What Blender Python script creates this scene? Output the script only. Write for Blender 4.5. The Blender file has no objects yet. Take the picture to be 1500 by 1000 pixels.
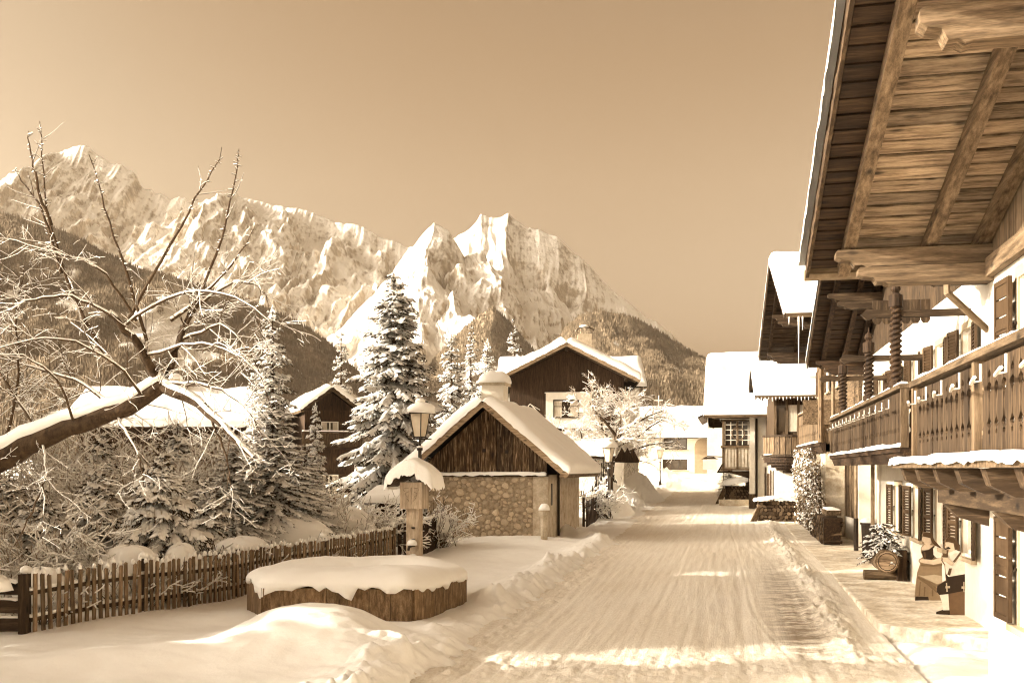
import bpy, math, random
import numpy as np
from mathutils import Vector, Matrix, Euler

SC = bpy.context.scene
COL = SC.collection
R = math.radians
random.seed(7)
# ------------------------------------------------------------------ camera
EYE, F, HZ = 2.65, 1500.0, 686.0
cam_d = bpy.data.cameras.new('camera')
cam = bpy.data.objects.new('camera', cam_d)
COL.objects.link(cam)
cam.location = (0, 0, EYE)
cam.rotation_euler = (R(90), 0, 0)
cam_d.sensor_width = 36.0
cam_d.lens = 36.0
cam_d.shift_y = (HZ - 500) / 1500.0
cam_d.clip_start = 0.1
cam_d.clip_end = 30000
SC.camera = cam
# ------------------------------------------------------------------ sky and sun
SUN_AZ, SUN_EL = 97.0, 18.5          # degrees to the left of the view axis, elevation
world = bpy.data.worlds.new('World')
SC.world = world
world.use_nodes = True
wt = world.node_tree
wn, wl = wt.nodes, wt.links
wn.clear()
sky = wn.new('ShaderNodeTexSky')
sky.sky_type = 'NISHITA'
sky.sun_disc = False
sky.sun_elevation = R(SUN_EL)
sky.sun_rotation = R(-SUN_AZ)
sky.altitude = 700
sky.air_density = 1.0
sky.dust_density = 9.5
sky.ozone_density = 1.0
bw = wn.new('ShaderNodeRGBToBW')
wl.new(sky.outputs[0], bw.inputs[0])
mr = wn.new('ShaderNodeMapRange')
mr.inputs[1].default_value = 0.0
mr.inputs[2].default_value = 6.0
wl.new(bw.outputs[0], mr.inputs[0])
rampw = wn.new('ShaderNodeValToRGB')
e = rampw.color_ramp.elements
e[0].position, e[0].color = 0.15, (1.0, 0.58, 0.30, 1)
e[1].position, e[1].color = 1.0, (1.0, 0.87, 0.72, 1)
for _p, _c in ((0.25, (1.0, 0.62, 0.325, 1)), (0.33, (1.0, 0.715, 0.445, 1)), (0.6, (1.0, 0.83, 0.61, 1))):
    _x = e.new(_p); _x.color = _c
wl.new(mr.outputs[0], rampw.inputs[0])
mulw = wn.new('ShaderNodeVectorMath')
mulw.operation = 'SCALE'
wl.new(rampw.outputs[0], mulw.inputs[0])
gam = wn.new('ShaderNodeMath')
gam.operation = 'POWER'
gam.inputs[1].default_value = 1.3
wl.new(bw.outputs[0], gam.inputs[0])
gsc = wn.new('ShaderNodeMath')
gsc.operation = 'MULTIPLY'
gsc.inputs[1].default_value = 1.42
wl.new(gam.outputs[0], gsc.inputs[0])
wl.new(gsc.outputs[0], mulw.inputs['Scale'])
bg = wn.new('ShaderNodeBackground')
bg.inputs['Strength'].default_value = 0.055
wl.new(mulw.outputs[0], bg.inputs[0])
wo = wn.new('ShaderNodeOutputWorld')
wl.new(bg.outputs[0], wo.inputs[0])

sun_d = bpy.data.lights.new('sun', 'SUN')
sun_d.energy = 3.6
sun_d.angle = R(0.5)
sun_d.color = (1.0, 0.915, 0.77)
sun = bpy.data.objects.new('sun', sun_d)
COL.objects.link(sun)
_ce = math.cos(R(SUN_EL))
SUNV = Vector((-math.sin(R(SUN_AZ)) * _ce, math.cos(R(SUN_AZ)) * _ce, math.sin(R(SUN_EL))))
sun.rotation_euler = SUNV.to_track_quat('Z', 'Y').to_euler()
SC.view_settings.view_transform = 'Standard'
SC.view_settings.look = 'None'
SC.view_settings.gamma = 1.0
SC.view_settings.use_curve_mapping = False
SC.view_settings.exposure = 1.58
try:
    SC.cycles.max_bounces = 6
    SC.cycles.diffuse_bounces = 4
    SC.cycles.volume_bounces = 1
    SC.cycles.transparent_max_bounces = 8
    SC.cycles.use_denoising = True
    SC.cycles.filter_width = 1.15
except Exception:
    pass

# ------------------------------------------------------------------ frames
ALPHA = math.atan(316 / 1500.0)
SA, CA = math.sin(ALPHA), math.cos(ALPHA)
def SF(s, t, z=0.0):
    """street frame: s metres along the street, t metres to its right"""
    return Vector((s * SA + t * CA, s * CA - t * SA, z))
def at(x, y, Y):
    return Vector(((x - 750) / F * Y, Y, EYE - (y - HZ) / F * Y))
def rise(Y):
    return min(max(0.0, (Y - 42.0) * 0.02), 1.3)

# ------------------------------------------------------------------ numpy noise
_prm = np.random.RandomState(11).permutation(512)
_grd = np.random.RandomState(5).rand(512) * 2 - 1
def vnoise(x, y, seed=0):
    x = np.asarray(x, float); y = np.asarray(y, float)
    xi = np.floor(x).astype(int); yi = np.floor(y).astype(int)
    xf = x - xi; yf = y - yi
    u = xf * xf * xf * (xf * (xf * 6 - 15) + 10); v = yf * yf * yf * (yf * (yf * 6 - 15) + 10)
    def h(a, b):
        return _grd[_prm[(_prm[(a + seed * 17) & 511] + b) & 511]]
    a = h(xi, yi); b = h(xi + 1, yi); c = h(xi, yi + 1); d = h(xi + 1, yi + 1)
    return (a * (1 - u) + b * u) * (1 - v) + (c * (1 - u) + d * u) * v
def fbm(x, y, o=5, seed=0, gain=0.5, lac=2.03):
    s = 0; a = 1.0; n = 0
    for i in range(o):
        s = s + a * vnoise(np.asarray(x) * lac ** i + 13.7 * i, np.asarray(y) * lac ** i + 7.1 * i, seed + i); n += a; a *= gain
    return s / n
def ridged(x, y, o=5, seed=0, gain=0.5, lac=2.07):
    s = 0; a = 1.0; n = 0
    for i in range(o):
        v = 1 - np.abs(vnoise(np.asarray(x) * lac ** i + 3.7 * i, np.asarray(y) * lac ** i + 9.1 * i, seed + i)) * 1.7
        s = s + a * v; n += a; a *= gain
    return s / n
def sstep(a, b, x):
    t = np.clip((np.asarray(x, float) - a) / (b - a), 0, 1)
    return t * t * (3 - 2 * t)

# ------------------------------------------------------------------ object helpers
def link(o, parent=None):
    COL.objects.link(o)
    if parent is not None:
        o.parent = parent
    return o
def tag(o, label=None, cat=None, group=None, kind=None):
    if label: o['label'] = label
    if cat: o['category'] = cat
    if group: o['group'] = group
    if kind: o['kind'] = kind
    return o
def thing(name, label, cat, loc=(0, 0, 0), rz=0.0, group=None):
    o = bpy.data.objects.new(name, None)
    o.empty_display_size = 0.2
    COL.objects.link(o)
    o.location = loc; o.rotation_euler = (0, 0, rz)
    return tag(o, label, cat, group)
def mesh_np(name, verts, faces, mat=None, smooth=False):
    """faces: (n,3) or (n,4) array, or list of tuples"""
    me = bpy.data.meshes.new(name)
    if isinstance(faces, np.ndarray):
        v = np.asarray(verts, np.float32)
        nf, k = faces.shape
        me.vertices.add(len(v)); me.vertices.foreach_set('co', v.ravel())
        me.loops.add(nf * k); me.loops.foreach_set('vertex_index', faces.astype(np.int32).ravel())
        me.polygons.add(nf)
        me.polygons.foreach_set('loop_start', np.arange(0, nf * k, k, dtype=np.int32))
        try:
            me.polygons.foreach_set('loop_total', np.full(nf, k, dtype=np.int32))
        except Exception:
            pass
        me.update(calc_edges=True)
    else:
        me.from_pydata([tuple(p) for p in verts], [], faces)
        me.update()
    if mat: me.materials.append(mat)
    if smooth:
        me.polygons.foreach_set('use_smooth', np.ones(len(me.polygons), dtype=bool))
    return me
def obj(name, me, parent=None, loc=(0, 0, 0), rot=(0, 0, 0), sc=(1, 1, 1)):
    o = bpy.data.objects.new(name, me)
    link(o, parent)
    o.location = loc; o.rotation_euler = rot; o.scale = sc
    return o
def copy_tree(o, parent=None):
    c = o.copy(); COL.objects.link(c)
    c.parent = parent
    for ch in o.children:
        copy_tree(ch, c)
    return c

class MB:
    def __init__(self):
        self.v = []; self.f = []
    def add(self, vs, fs):
        b = len(self.v)
        self.v += [tuple(p) for p in vs]
        self.f += [tuple(i + b for i in f) for f in fs]
        return self
    def box(self, a, b):
        (x0, y0, z0), (x1, y1, z1) = a, b
        x0, x1 = min(x0, x1), max(x0, x1); y0, y1 = min(y0, y1), max(y0, y1); z0, z1 = min(z0, z1), max(z0, z1)
        vs = [(x0, y0, z0), (x1, y0, z0), (x1, y1, z0), (x0, y1, z0), (x0, y0, z1), (x1, y0, z1), (x1, y1, z1), (x0, y1, z1)]
        return self.add(vs, [(0, 3, 2, 1), (4, 5, 6, 7), (0, 1, 5, 4), (1, 2, 6, 5), (2, 3, 7, 6), (3, 0, 4, 7)])
    def bar(self, p, q, w, h, up=(0, 0, 1)):
        p = Vector(p); q = Vector(q); d = (q - p).normalized(); u = Vector(up)
        sd = d.cross(u)
        if sd.length < 1e-4: sd = Vector((1, 0, 0))
        sd.normalize(); u = sd.cross(d)
        vs = []
        for c in (p, q):
            for a, b in ((-1, -1), (1, -1), (1, 1), (-1, 1)):
                vs.append(c + sd * (a * w / 2) + u * (b * h / 2))
        return self.add(vs, [(0, 1, 2, 3), (7, 6, 5, 4), (0, 4, 5, 1), (1, 5, 6, 2), (2, 6, 7, 3), (3, 7, 4, 0)])
    def tube(self, pts, rad, n=6, cap=True):
        pts = [Vector(p) for p in pts]
        if not hasattr(rad, '__len__'): rad = [rad] * len(pts)
        b = len(self.v)
        prev = None
        for i, p in enumerate(pts):
            d = (pts[min(i + 1, len(pts) - 1)] - pts[max(i - 1, 0)])
            if d.length < 1e-9: d = Vector((0, 0, 1))
            d.normalize()
            if prev is None:
                r = Vector((0, 0, 1)).cross(d)
                if r.length < 0.1: r = Vector((1, 0, 0)).cross(d)
            else:
                r = prev - d * prev.dot(d)
            r.normalize(); prev = r
            s = d.cross(r)
            for k in range(n):
                a = 2 * math.pi * k / n
                self.v.append(tuple(p + (r * math.cos(a) + s * math.sin(a)) * rad[i]))
        for i in range(len(pts) - 1):
            for k in range(n):
                k2 = (k + 1) % n
                self.f.append((b + i * n + k, b + i * n + k2, b + (i + 1) * n + k2, b + (i + 1) * n + k))
        if cap:
            self.f.append(tuple(b + k for k in range(n))[::-1])
            self.f.append(tuple(b + (len(pts) - 1) * n + k for k in range(n)))
        return self
    def lathe(self, prof, n=10, c=(0, 0, 0)):
        """prof list of (r,z)"""
        b = len(self.v)
        for r, z in prof:
            for k in range(n):
                a = 2 * math.pi * k / n
                self.v.append((c[0] + r * math.cos(a), c[1] + r * math.sin(a), c[2] + z))
        for i in range(len(prof) - 1):
            for k in range(n):
                k2 = (k + 1) % n
                self.f.append((b + i * n + k, b + i * n + k2, b + (i + 1) * n + k2, b + (i + 1) * n + k))
        self.f.append(tuple(b + k for k in range(n))[::-1])
        self.f.append(tuple(b + (len(prof) - 1) * n + k for k in range(n)))
        return self
    def prism(self, poly, d, plane='xz', o=0.0):
        """poly outline in a plane, extruded by d from offset o along the third axis"""
        def P(a, b, c):
            return {'xz': (a, c, b), 'yz': (c, a, b), 'xy': (a, b, c)}[plane]
        n = len(poly)
        area = sum(poly[i][0] * poly[(i + 1) % n][1] - poly[(i + 1) % n][0] * poly[i][1] for i in range(n))
        pl = list(poly) if area > 0 else list(poly)[::-1]
        vs = [P(a, b, o) for a, b in pl] + [P(a, b, o + d) for a, b in pl]
        fs = [tuple(range(n))[::-1], tuple(range(n, 2 * n))] + [(i, (i + 1) % n, n + (i + 1) % n, n + i) for i in range(n)]
        if (plane == 'xz') != (d < 0):
            fs = [f[::-1] for f in fs]
        return self.add(vs, fs)
    def mesh(self, name, mat, smooth=False):
        return mesh_np(name, self.v, self.f, mat, smooth)
    def build(self, name, mat, parent=None, smooth=False, **k):
        return obj(name, self.mesh(name, mat, smooth), parent, **k)

# ------------------------------------------------------------------ materials
MATS = {}
def mat(name, c1, c2=None, c3=None, scale=4.0, stretch=(1, 1, 1), rough=0.85, bump=0.3, bdist=0.02, rand=True, detail=6.0,
        lo=0.3, hi=0.7, knots=False, spec=0.25, shade_rand=0.0, metallic=0.0, grit=0.0, world=False):
    m = bpy.data.materials.new(name); m.use_nodes = True
    n, l = m.node_tree.nodes, m.node_tree.links
    b = n['Principled BSDF']
    b.inputs['Roughness'].default_value = rough
    b.inputs['Specular IOR Level'].default_value = spec
    b.inputs['Metallic'].default_value = metallic
    if c2 is None:
        c2 = tuple(x * 0.75 for x in c1)
    tc = n.new('ShaderNodeTexCoord')
    vec = tc.outputs['Object']
    oi = n.new('ShaderNodeObjectInfo')
    if world:
        g = n.new('ShaderNodeNewGeometry'); vec = g.outputs['Position']
    elif rand:
        mu = n.new('ShaderNodeMath'); mu.operation = 'MULTIPLY'; mu.inputs[1].default_value = 61.3
        l.new(oi.outputs['Random'], mu.inputs[0])
        ad = n.new('ShaderNodeVectorMath'); ad.operation = 'ADD'
        l.new(vec, ad.inputs[0]); l.new(mu.outputs[0], ad.inputs[1]); vec = ad.outputs[0]
    mp = n.new('ShaderNodeMapping'); mp.inputs['Scale'].default_value = stretch
    l.new(vec, mp.inputs['Vector'])
    no = n.new('ShaderNodeTexNoise'); no.inputs['Scale'].default_value = scale; no.inputs['Detail'].default_value = detail
    no.inputs['Roughness'].default_value = 0.62
    l.new(mp.outputs[0], no.inputs['Vector'])
    cr = n.new('ShaderNodeValToRGB')
    el = cr.color_ramp.elements
    el[0].position, el[0].color = lo, (*c1, 1)
    el[1].position, el[1].color = hi, (*c2, 1)
    if c3 is not None:
        x = el.new((lo + hi) / 2); x.color = (*c3, 1)
    l.new(no.outputs['Fac'], cr.inputs[0])
    colour = cr.outputs[0]
    if knots:
        vo = n.new('ShaderNodeTexVoronoi'); vo.inputs['Scale'].default_value = 1.0
        mk = n.new('ShaderNodeMapping'); mk.inputs['Scale'].default_value = knots
        l.new(vec, mk.inputs['Vector']); l.new(mk.outputs[0], vo.inputs['Vector'])
        kr = n.new('ShaderNodeMapRange'); kr.inputs[1].default_value = 0.06; kr.inputs[2].default_value = 0.20
        kr.inputs[3].default_value = 0.22; kr.inputs[4].default_value = 1.0
        l.new(vo.outputs['Distance'], kr.inputs[0])
        mx = n.new('ShaderNodeVectorMath'); mx.operation = 'SCALE'
        l.new(colour, mx.inputs[0]); l.new(kr.outputs[0], mx.inputs['Scale']); colour = mx.outputs[0]
    if grit:
        n2 = n.new('ShaderNodeTexNoise'); n2.inputs['Scale'].default_value = scale * 7.3; n2.inputs['Detail'].default_value = 3
        l.new(mp.outputs[0], n2.inputs['Vector'])
        k2 = n.new('ShaderNodeMapRange'); k2.inputs[1].default_value = 0.3; k2.inputs[2].default_value = 0.7
        k2.inputs[3].default_value = 1 - grit; k2.inputs[4].default_value = 1 + grit * 0.6
        l.new(n2.outputs['Fac'], k2.inputs[0])
        mg = n.new('ShaderNodeVectorMath'); mg.operation = 'SCALE'
        l.new(colour, mg.inputs[0]); l.new(k2.outputs[0], mg.inputs['Scale']); colour = mg.outputs[0]
    if shade_rand:
        sr = n.new('ShaderNodeMapRange'); sr.inputs[3].default_value = 1 - shade_rand; sr.inputs[4].default_value = 1 + shade_rand
        l.new(oi.outputs['Random'], sr.inputs[0])
        ms = n.new('ShaderNodeVectorMath'); ms.operation = 'SCALE'
        l.new(colour, ms.inputs[0]); l.new(sr.outputs[0], ms.inputs['Scale']); colour = ms.outputs[0]
    l.new(colour, b.inputs['Base Color'])
    if bump:
        bp = n.new('ShaderNodeBump'); bp.inputs['Strength'].default_value = bump; bp.inputs['Distance'].default_value = bdist
        l.new(no.outputs['Fac'], bp.inputs['Height']); l.new(bp.outputs[0], b.inputs['Normal'])
    MATS[name] = m
    return m

SNOW = mat('snow', (0.93, 0.905, 0.85), (0.90, 0.87, 0.81), scale=3.0, rough=0.65, bump=0.35, bdist=0.06, rand=False, world=True, detail=12)
SNOWF = mat('snow_fine', (0.93, 0.905, 0.85), (0.89, 0.86, 0.80), scale=9, rough=0.7, bump=0.4, bdist=0.03, rand=False, world=True)
def wood(name, c1, c2, axis, scale=3.0, c3=None, knots=True, sr=0.22, bump=0.5, lo=0.28, hi=0.72, k=0.10, grit=0.25):
    st = [1.0, 1.0, 1.0]
    st[axis] = k
    st = tuple(x * 6 for x in st)
    kn = [4.2, 4.2, 4.2]; kn[axis] = 2.0
    return mat(name, c1, c2, c3, scale=scale, stretch=st, rough=0.8, bump=bump, bdist=0.01, knots=tuple(kn) if knots else False,
               shade_rand=sr, lo=lo, hi=hi, grit=grit)
LIGHTW = ((0.04, 0.023, 0.011), (0.25, 0.175, 0.107), (0.135, 0.09, 0.05))
PICKW = ((0.07, 0.042, 0.02), (0.34, 0.24, 0.15), (0.19, 0.128, 0.072))
MIDW = ((0.03, 0.017, 0.008), (0.13, 0.085, 0.047), (0.045, 0.027, 0.013))
DARKW = ((0.010, 0.005, 0.002), (0.085, 0.048, 0.022), (0.034, 0.018, 0.008))
W = {}
for ax, an in enumerate('xyz'):
    W['l' + an] = wood('weathered_light_timber_' + an, LIGHTW[0], LIGHTW[1], ax, c3=LIGHTW[2])
    W['m' + an] = wood('weathered_brown_timber_' + an, MIDW[0], MIDW[1], ax, c3=MIDW[2])
    W['d' + an] = wood('dark_stained_timber_' + an, DARKW[0], DARKW[1], ax, c3=DARKW[2])
W['px'] = wood('pale_soffit_board', (0.05, 0.03, 0.014), (0.37, 0.27, 0.175), 0, c3=(0.22, 0.153, 0.093), sr=0.4, lo=0.30, hi=0.62, k=0.12)
W['pz'] = wood('pale_post_timber', (0.24, 0.175, 0.115), (0.58, 0.475, 0.355), 2, c3=(0.44, 0.345, 0.245), sr=0.1, knots=False)
W['kz'] = wood('grey_picket_timber', PICKW[0], PICKW[1], 2, c3=PICKW[2], sr=0.3)
PLASTER = mat('plaster', (0.82, 0.765, 0.66), (0.70, 0.63, 0.52), scale=1.3, rough=0.9, bump=0.15, bdist=0.01, grit=0.04)
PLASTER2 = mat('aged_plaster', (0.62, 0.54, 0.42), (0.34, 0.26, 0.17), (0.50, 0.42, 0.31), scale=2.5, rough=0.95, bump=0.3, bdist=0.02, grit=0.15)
TRIMP = mat('window_surround_paint', (0.42, 0.33, 0.22), (0.34, 0.26, 0.17), scale=4, bump=0.1, bdist=0.005)
WHITEP = mat('white_window_paint', (0.76, 0.70, 0.6), (0.66, 0.6, 0.5), scale=5, bump=0.05, bdist=0.004)
SHUT = mat('shutter_paint', (0.042, 0.023, 0.010), (0.07, 0.041, 0.019), scale=5, stretch=(3, 3, 0.4), bump=0.1, bdist=0.004, shade_rand=0.2, rough=0.6)
METAL = mat('grey_metal', (0.19, 0.145, 0.10), (0.11, 0.08, 0.05), scale=6, rough=0.5, bump=0.05, bdist=0.004, metallic=0.4)
COPPER = mat('gutter_sheet', (0.30, 0.22, 0.14), (0.17, 0.12, 0.07), scale=5, rough=0.5, bump=0.05, bdist=0.004, metallic=0.3)
BLACKM = mat('black_iron', (0.022, 0.014, 0.008), (0.04, 0.027, 0.016), scale=7, rough=0.55, bump=0.1, bdist=0.004)
GLASS = mat('window_glass', (0.03, 0.02, 0.012), (0.06, 0.042, 0.026), scale=0.8, rough=0.08, bump=0.0, spec=0.7)
CURTAIN = mat('lace_curtain', (0.62, 0.55, 0.44), (0.40, 0.33, 0.24), scale=9, stretch=(4, 4, 0.4), bump=0.2, bdist=0.01)
STONE = mat('rubble_stone', (0.36, 0.28, 0.185), (0.60, 0.50, 0.37), (0.48, 0.385, 0.27), scale=7, rough=0.95, bump=0.5, bdist=0.02, shade_rand=0.28, grit=0.25)
MORTAR = mat('lime_mortar', (0.44, 0.355, 0.25), (0.24, 0.178, 0.11), scale=9, rough=1, bump=0.7, bdist=0.03, grit=0.2)
BARK = mat('bark', (0.028, 0.016, 0.008), (0.10, 0.062, 0.032), scale=9, stretch=(1.5, 1.5, 0.6), rough=0.95, bump=0.8, bdist=0.03, grit=0.3)
TWIG = mat('twig_bark', (0.05, 0.03, 0.015), (0.11, 0.07, 0.038), scale=20, rough=0.95, bump=0)
NEEDLE = mat('needles', (0.036, 0.023, 0.011), (0.075, 0.051, 0.026), scale=3.5, rough=0.8, bump=0, rand=False)
NEEDLE2 = mat('yew_needles', (0.04, 0.026, 0.012), (0.09, 0.063, 0.033), scale=4.5, rough=0.8, bump=0, rand=False)
LEAF = mat('ivy_leaves', (0.07, 0.045, 0.02), (0.21, 0.15, 0.085), scale=8, rough=0.6, bump=0, rand=False)
LAMPG = mat('frosted_lamp_glass', (0.60, 0.51, 0.38), (0.50, 0.41, 0.29), scale=3, rough=0.35, bump=0)
# ================================================================== SETTING: snow, road, pavement, valley, mountains
def grid_mesh(name, P, mat_, smooth=True):
    """P: (rows, cols, 3)"""
    r, c, _ = P.shape
    idx = np.arange(r * c).reshape(r, c)
    f = np.stack([idx[:-1, :-1], idx[:-1, 1:], idx[1:, 1:], idx[1:, :-1]], -1).reshape(-1, 4)
    return mesh_np(name, P.reshape(-1, 3), f, mat_, smooth)
def road_drop(s):
    return -0.13 * (1 - sstep(18, 27, s))
def snow_height(s, t):
    X = s * SA + t * CA; Y = s * CA - t * SA
    base = np.clip((Y - 42.0) * 0.02, 0, 1.3)
    h = base.copy()
    left = sstep(-3.95, -4.5, t + 0.18 * vnoise(s * 0.8, 0 * s, 3) + 0.1 * vnoise(s * 2.6, 0 * s, 4))
    und = 0.02 + 0.08 * fbm(X * 0.35, Y * 0.35, 3, 2) + 0.03 * fbm(X * 1.7, Y * 1.7, 3, 9) + 0.016 * fbm(X * 4.5, Y * 4.5, 4, 19)
    h = h + left * und
    # ploughed bank along the left of the road
    bc = -4.42 + 0.2 * vnoise(s * 0.55, 0 * s, 6) + 0.12 * vnoise(s * 1.7, 0 * s, 8) - 2.6 * sstep(36, 42, s) + 1.6 * sstep(50, 58, s)
    bh = (0.15 + 0.12 * vnoise(s * 0.9, 0 * s, 12)) * np.exp(-((t - bc) / 0.5) ** 2)
    clod = np.maximum(0, fbm(X * 3.3, Y * 3.3, 4, 21)) * 0.34 + np.maximum(0, fbm(X * 9, Y * 9, 3, 22)) * 0.12
    zone = np.exp(-((t - bc - 0.15) / 0.55) ** 2)
    h = h + bh + clod * zone * (0.35 + 0.65 * sstep(-0.3, 0.5, vnoise(s * 0.7, 0 * s, 14)))
    # tall ploughed heaps up the street
    for (cx, cy, hh, r, r2) in ((5.05, 55.0, 2.0, 1.5, 3.4), (8.1, 69.0, 2.1, 2.2, 4), (6.6, 63.0, 1.6, 1.6, 3.5), (14.0, 92, 1.4, 6, 5), (3.6, 50.5, 0.6, 1.0, 2.5)):
        d = np.sqrt(((X - cx) / r) ** 2 + ((Y - cy) / r2) ** 2)
        h = h + hh * np.maximum(0, 1 - d) * (1 + 0.15 * fbm(X * 2, Y * 2, 3, 31))
    # rounded mound in front of the trough and its long drifted tail
    h = h + 0.60 * np.exp(-(((X + 2.95) / 1.25) ** 2 + ((Y - 15.3) / 1.35) ** 2) ** 1.2)
    h = h + 0.20 * np.exp(-((Y - 13.9 - 0.12 * (X + 4)) / 0.7) ** 2) * sstep(-9, -5, X) * sstep(-1.2, -2.6, X)
    # snow in front of the barn
    h = h + 0.22 * np.exp(-(((X - 0.2) / 2.6) ** 2 + ((Y - 36.3) / 2.0) ** 2))
    # garden a little deeper behind the fence
    h = h + 0.03 * sstep(-9.2, -10.4, t)
    road = sstep(-4.35, -3.9, t) * sstep(3.0, 2.4, t)
    h = h - 0.10 * road
    d = -0.13 * (1 - sstep(18, 27, s)) * sstep(-5.2, -4.0, t)
    h = h + d
    right = sstep(2.4, 2.8, t)
    # trodden, lumpy snow in front of the near house
    near = sstep(18.6, 17.4, s - 0.75 * (2.5 - t))
    h = h + right * (near * (0.015 + 0.09 * np.maximum(0, fbm(X * 1.3, Y * 2.6, 4, 40)) + 0.05 * np.maximum(0, fbm(X * 5, Y * 7, 3, 41))) - (1 - near) * 0.2)
    return h
tcol = np.concatenate([-np.geomspace(60, 12.1, 40), np.arange(-12, -5.5, 0.09), np.arange(-5.5, -3.2, 0.036), np.linspace(-3.2, 1.0, 12)[:-1],
                       np.arange(1.0, 4.6, 0.08), np.geomspace(4.8, 34, 14)])
srow = np.exp(np.arange(math.log(3.5), math.log(132), 0.0046))
S_, T_ = np.meshgrid(srow, tcol, indexing='ij')
H_ = snow_height(S_, T_)
snow_o = obj('snow_ground', grid_mesh('snow_ground', np.stack([T_, S_, H_], -1), SNOW), rot=(0, 0, -ALPHA))
tag(snow_o, kind='structure')
def ground(X, Y):
    s = X * SA + Y * CA; t = X * CA - Y * SA
    return float(snow_height(np.array([s]), np.array([t]))[0])

# ---- road sheet
def road_mat():
    m = bpy.data.materials.new('packed_road_snow'); m.use_nodes = True
    n, l = m.node_tree.nodes, m.node_tree.links
    b = n['Principled BSDF']; b.inputs['Roughness'].default_value = 0.6; b.inputs['Specular IOR Level'].default_value = 0.3
    tc = n.new('ShaderNodeTexCoord')
    def noise(scale, st, det=6, ro=0.6):
        mp = n.new('ShaderNodeMapping'); mp.inputs['Scale'].default_value = st
        l.new(tc.outputs['Object'], mp.inputs[0])
        t = n.new('ShaderNodeTexNoise'); t.inputs['Scale'].default_value = scale; t.inputs['Detail'].default_value = det; t.inputs['Roughness'].default_value = ro
        l.new(mp.outputs[0], t.inputs['Vector']); return t.outputs['Fac']
    def rng(x, a, b_, c=0.0, d=1.0):
        k = n.new('ShaderNodeMapRange'); k.inputs[1].default_value = a; k.inputs[2].default_value = b_
        k.inputs[3].default_value = c; k.inputs[4].default_value = d; l.new(x, k.inputs[0]); return k.outputs[0]
    def mth(op, a, b_):
        k = n.new('ShaderNodeMath'); k.operation = op
        for i, q in enumerate((a, b_)):
            if isinstance(q, (int, float)): k.inputs[i].default_value = q
            else: l.new(q, k.inputs[i])
        return k.outputs[0]
    def mixc(f, a, b_):
        k = n.new('ShaderNodeMix'); k.data_type = 'RGBA'
        l.new(f, k.inputs[0])
        for i, q in ((6, a), (7, b_)):
            if isinstance(q, tuple): k.inputs[i].default_value = (*q, 1)
            else: l.new(q, k.inputs[i])
        return k.outputs[2]
    tracks = noise(11.0, (1.0, 0.022, 1.0), 9, 0.8)
    patch = noise(0.5, (1.0, 0.35, 1.0), 5)
    fine = noise(22, (1, 0.7, 1), 5, 0.75)
    f = mth('ADD', mth('MULTIPLY', tracks, 0.30), mth('ADD', mth('MULTIPLY', patch, 0.28), mth('MULTIPLY', fine, 0.44)))
    col = mixc(rng(f, 0.42, 0.62), (0.70, 0.615, 0.49), (0.90, 0.85, 0.755))
    # bare wet asphalt showing through by the right wheel track
    sx = n.new('ShaderNodeSeparateXYZ'); l.new(tc.outputs['Object'], sx.inputs[0])
    lane = mth('MULTIPLY', rng(sx.outputs[0], 0.55, 1.1), rng(sx.outputs[0], 1.75, 1.45))
    along = mth('MULTIPLY', rng(sx.outputs[1], 14.3, 16.5), rng(sx.outputs[1], 33, 21))
    bare = noise(2.4, (0.55, 1.5, 1), 6, 0.75)
    bf = mth('MULTIPLY', mth('MULTIPLY', lane, along), rng(bare, 0.43, 0.56))
    bare2 = mth('MULTIPLY', rng(noise(0.35, (1, 0.25, 1), 3), 0.56, 0.68), rng(fine, 0.40, 0.62))
    bf = mth('MAXIMUM', mth('MULTIPLY', bf, 0.85), mth('MULTIPLY', bare2, 0.34))
    col = mixc(bf, col, (0.20, 0.135, 0.075))
    l.new(col, b.inputs['Base Color'])
    bp = n.new('ShaderNodeBump'); bp.inputs['Strength'].default_value = 0.9; bp.inputs['Distance'].default_value = 0.06
    l.new(f, bp.inputs['Height']); l.new(bp.outputs[0], b.inputs['Normal'])
    return m
ROADM = road_mat()
rs = np.exp(np.arange(math.log(4), math.log(128), 0.005))
rt = np.arange(-4.75, 2.56, 0.033)
RS, RT = np.meshgrid(rs, rt, indexing='ij')
RX = RS * SA + RT * CA; RY = RS * CA - RT * SA
rz = np.clip((RY - 42.0) * 0.02, 0, 1.3) + road_drop(RS)
rz = rz + 0.012 * fbm(RT * 2.2, RS * 0.07, 4, 50) + 0.012 * fbm(RT * 9, RS * 0.5, 3, 51) + 0.012 * np.maximum(0, fbm(RT * 6, RS * 6, 3, 52))
for _k in range(26):
    _r = np.random.RandomState(900 + _k)
    c_t = _r.uniform(-3.5, 1.4) + _r.uniform(0.1, 0.5) * vnoise(RS * _r.uniform(0.03, 0.09), RS * 0 + _k, 80) + _r.uniform(-0.012, 0.012) * (RS - 25)
    w_t = _r.uniform(0.035, 0.10)
    d_ = (RT - c_t) / w_t
    seg = sstep(-0.25, 0.25, vnoise(RS * 0.10 + _k * 3.1, RS * 0, 83) + 0.1)
    rz = rz + seg * _r.uniform(0.002, 0.008) * (0.8 * np.exp(-((np.abs(d_) - 1.7) / 0.7) ** 2) - np.exp(-d_ ** 2))
rc = 1.85 + 0.12 * vnoise(RS * 0.6, 0 * RS, 55)
ridge = np.exp(-((RT - rc) / 0.30) ** 2) * sstep(13.5, 18, RS) * sstep(60, 40, RS)
rz = rz + ridge * (0.09 + 0.20 * np.maximum(0, fbm(RT * 5, RS * 4, 4, 56)) + 0.04 * fbm(RT * 14, RS * 12, 3, 57))
rub = np.exp(-((RT + 3.75) / 0.5) ** 2)
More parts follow.
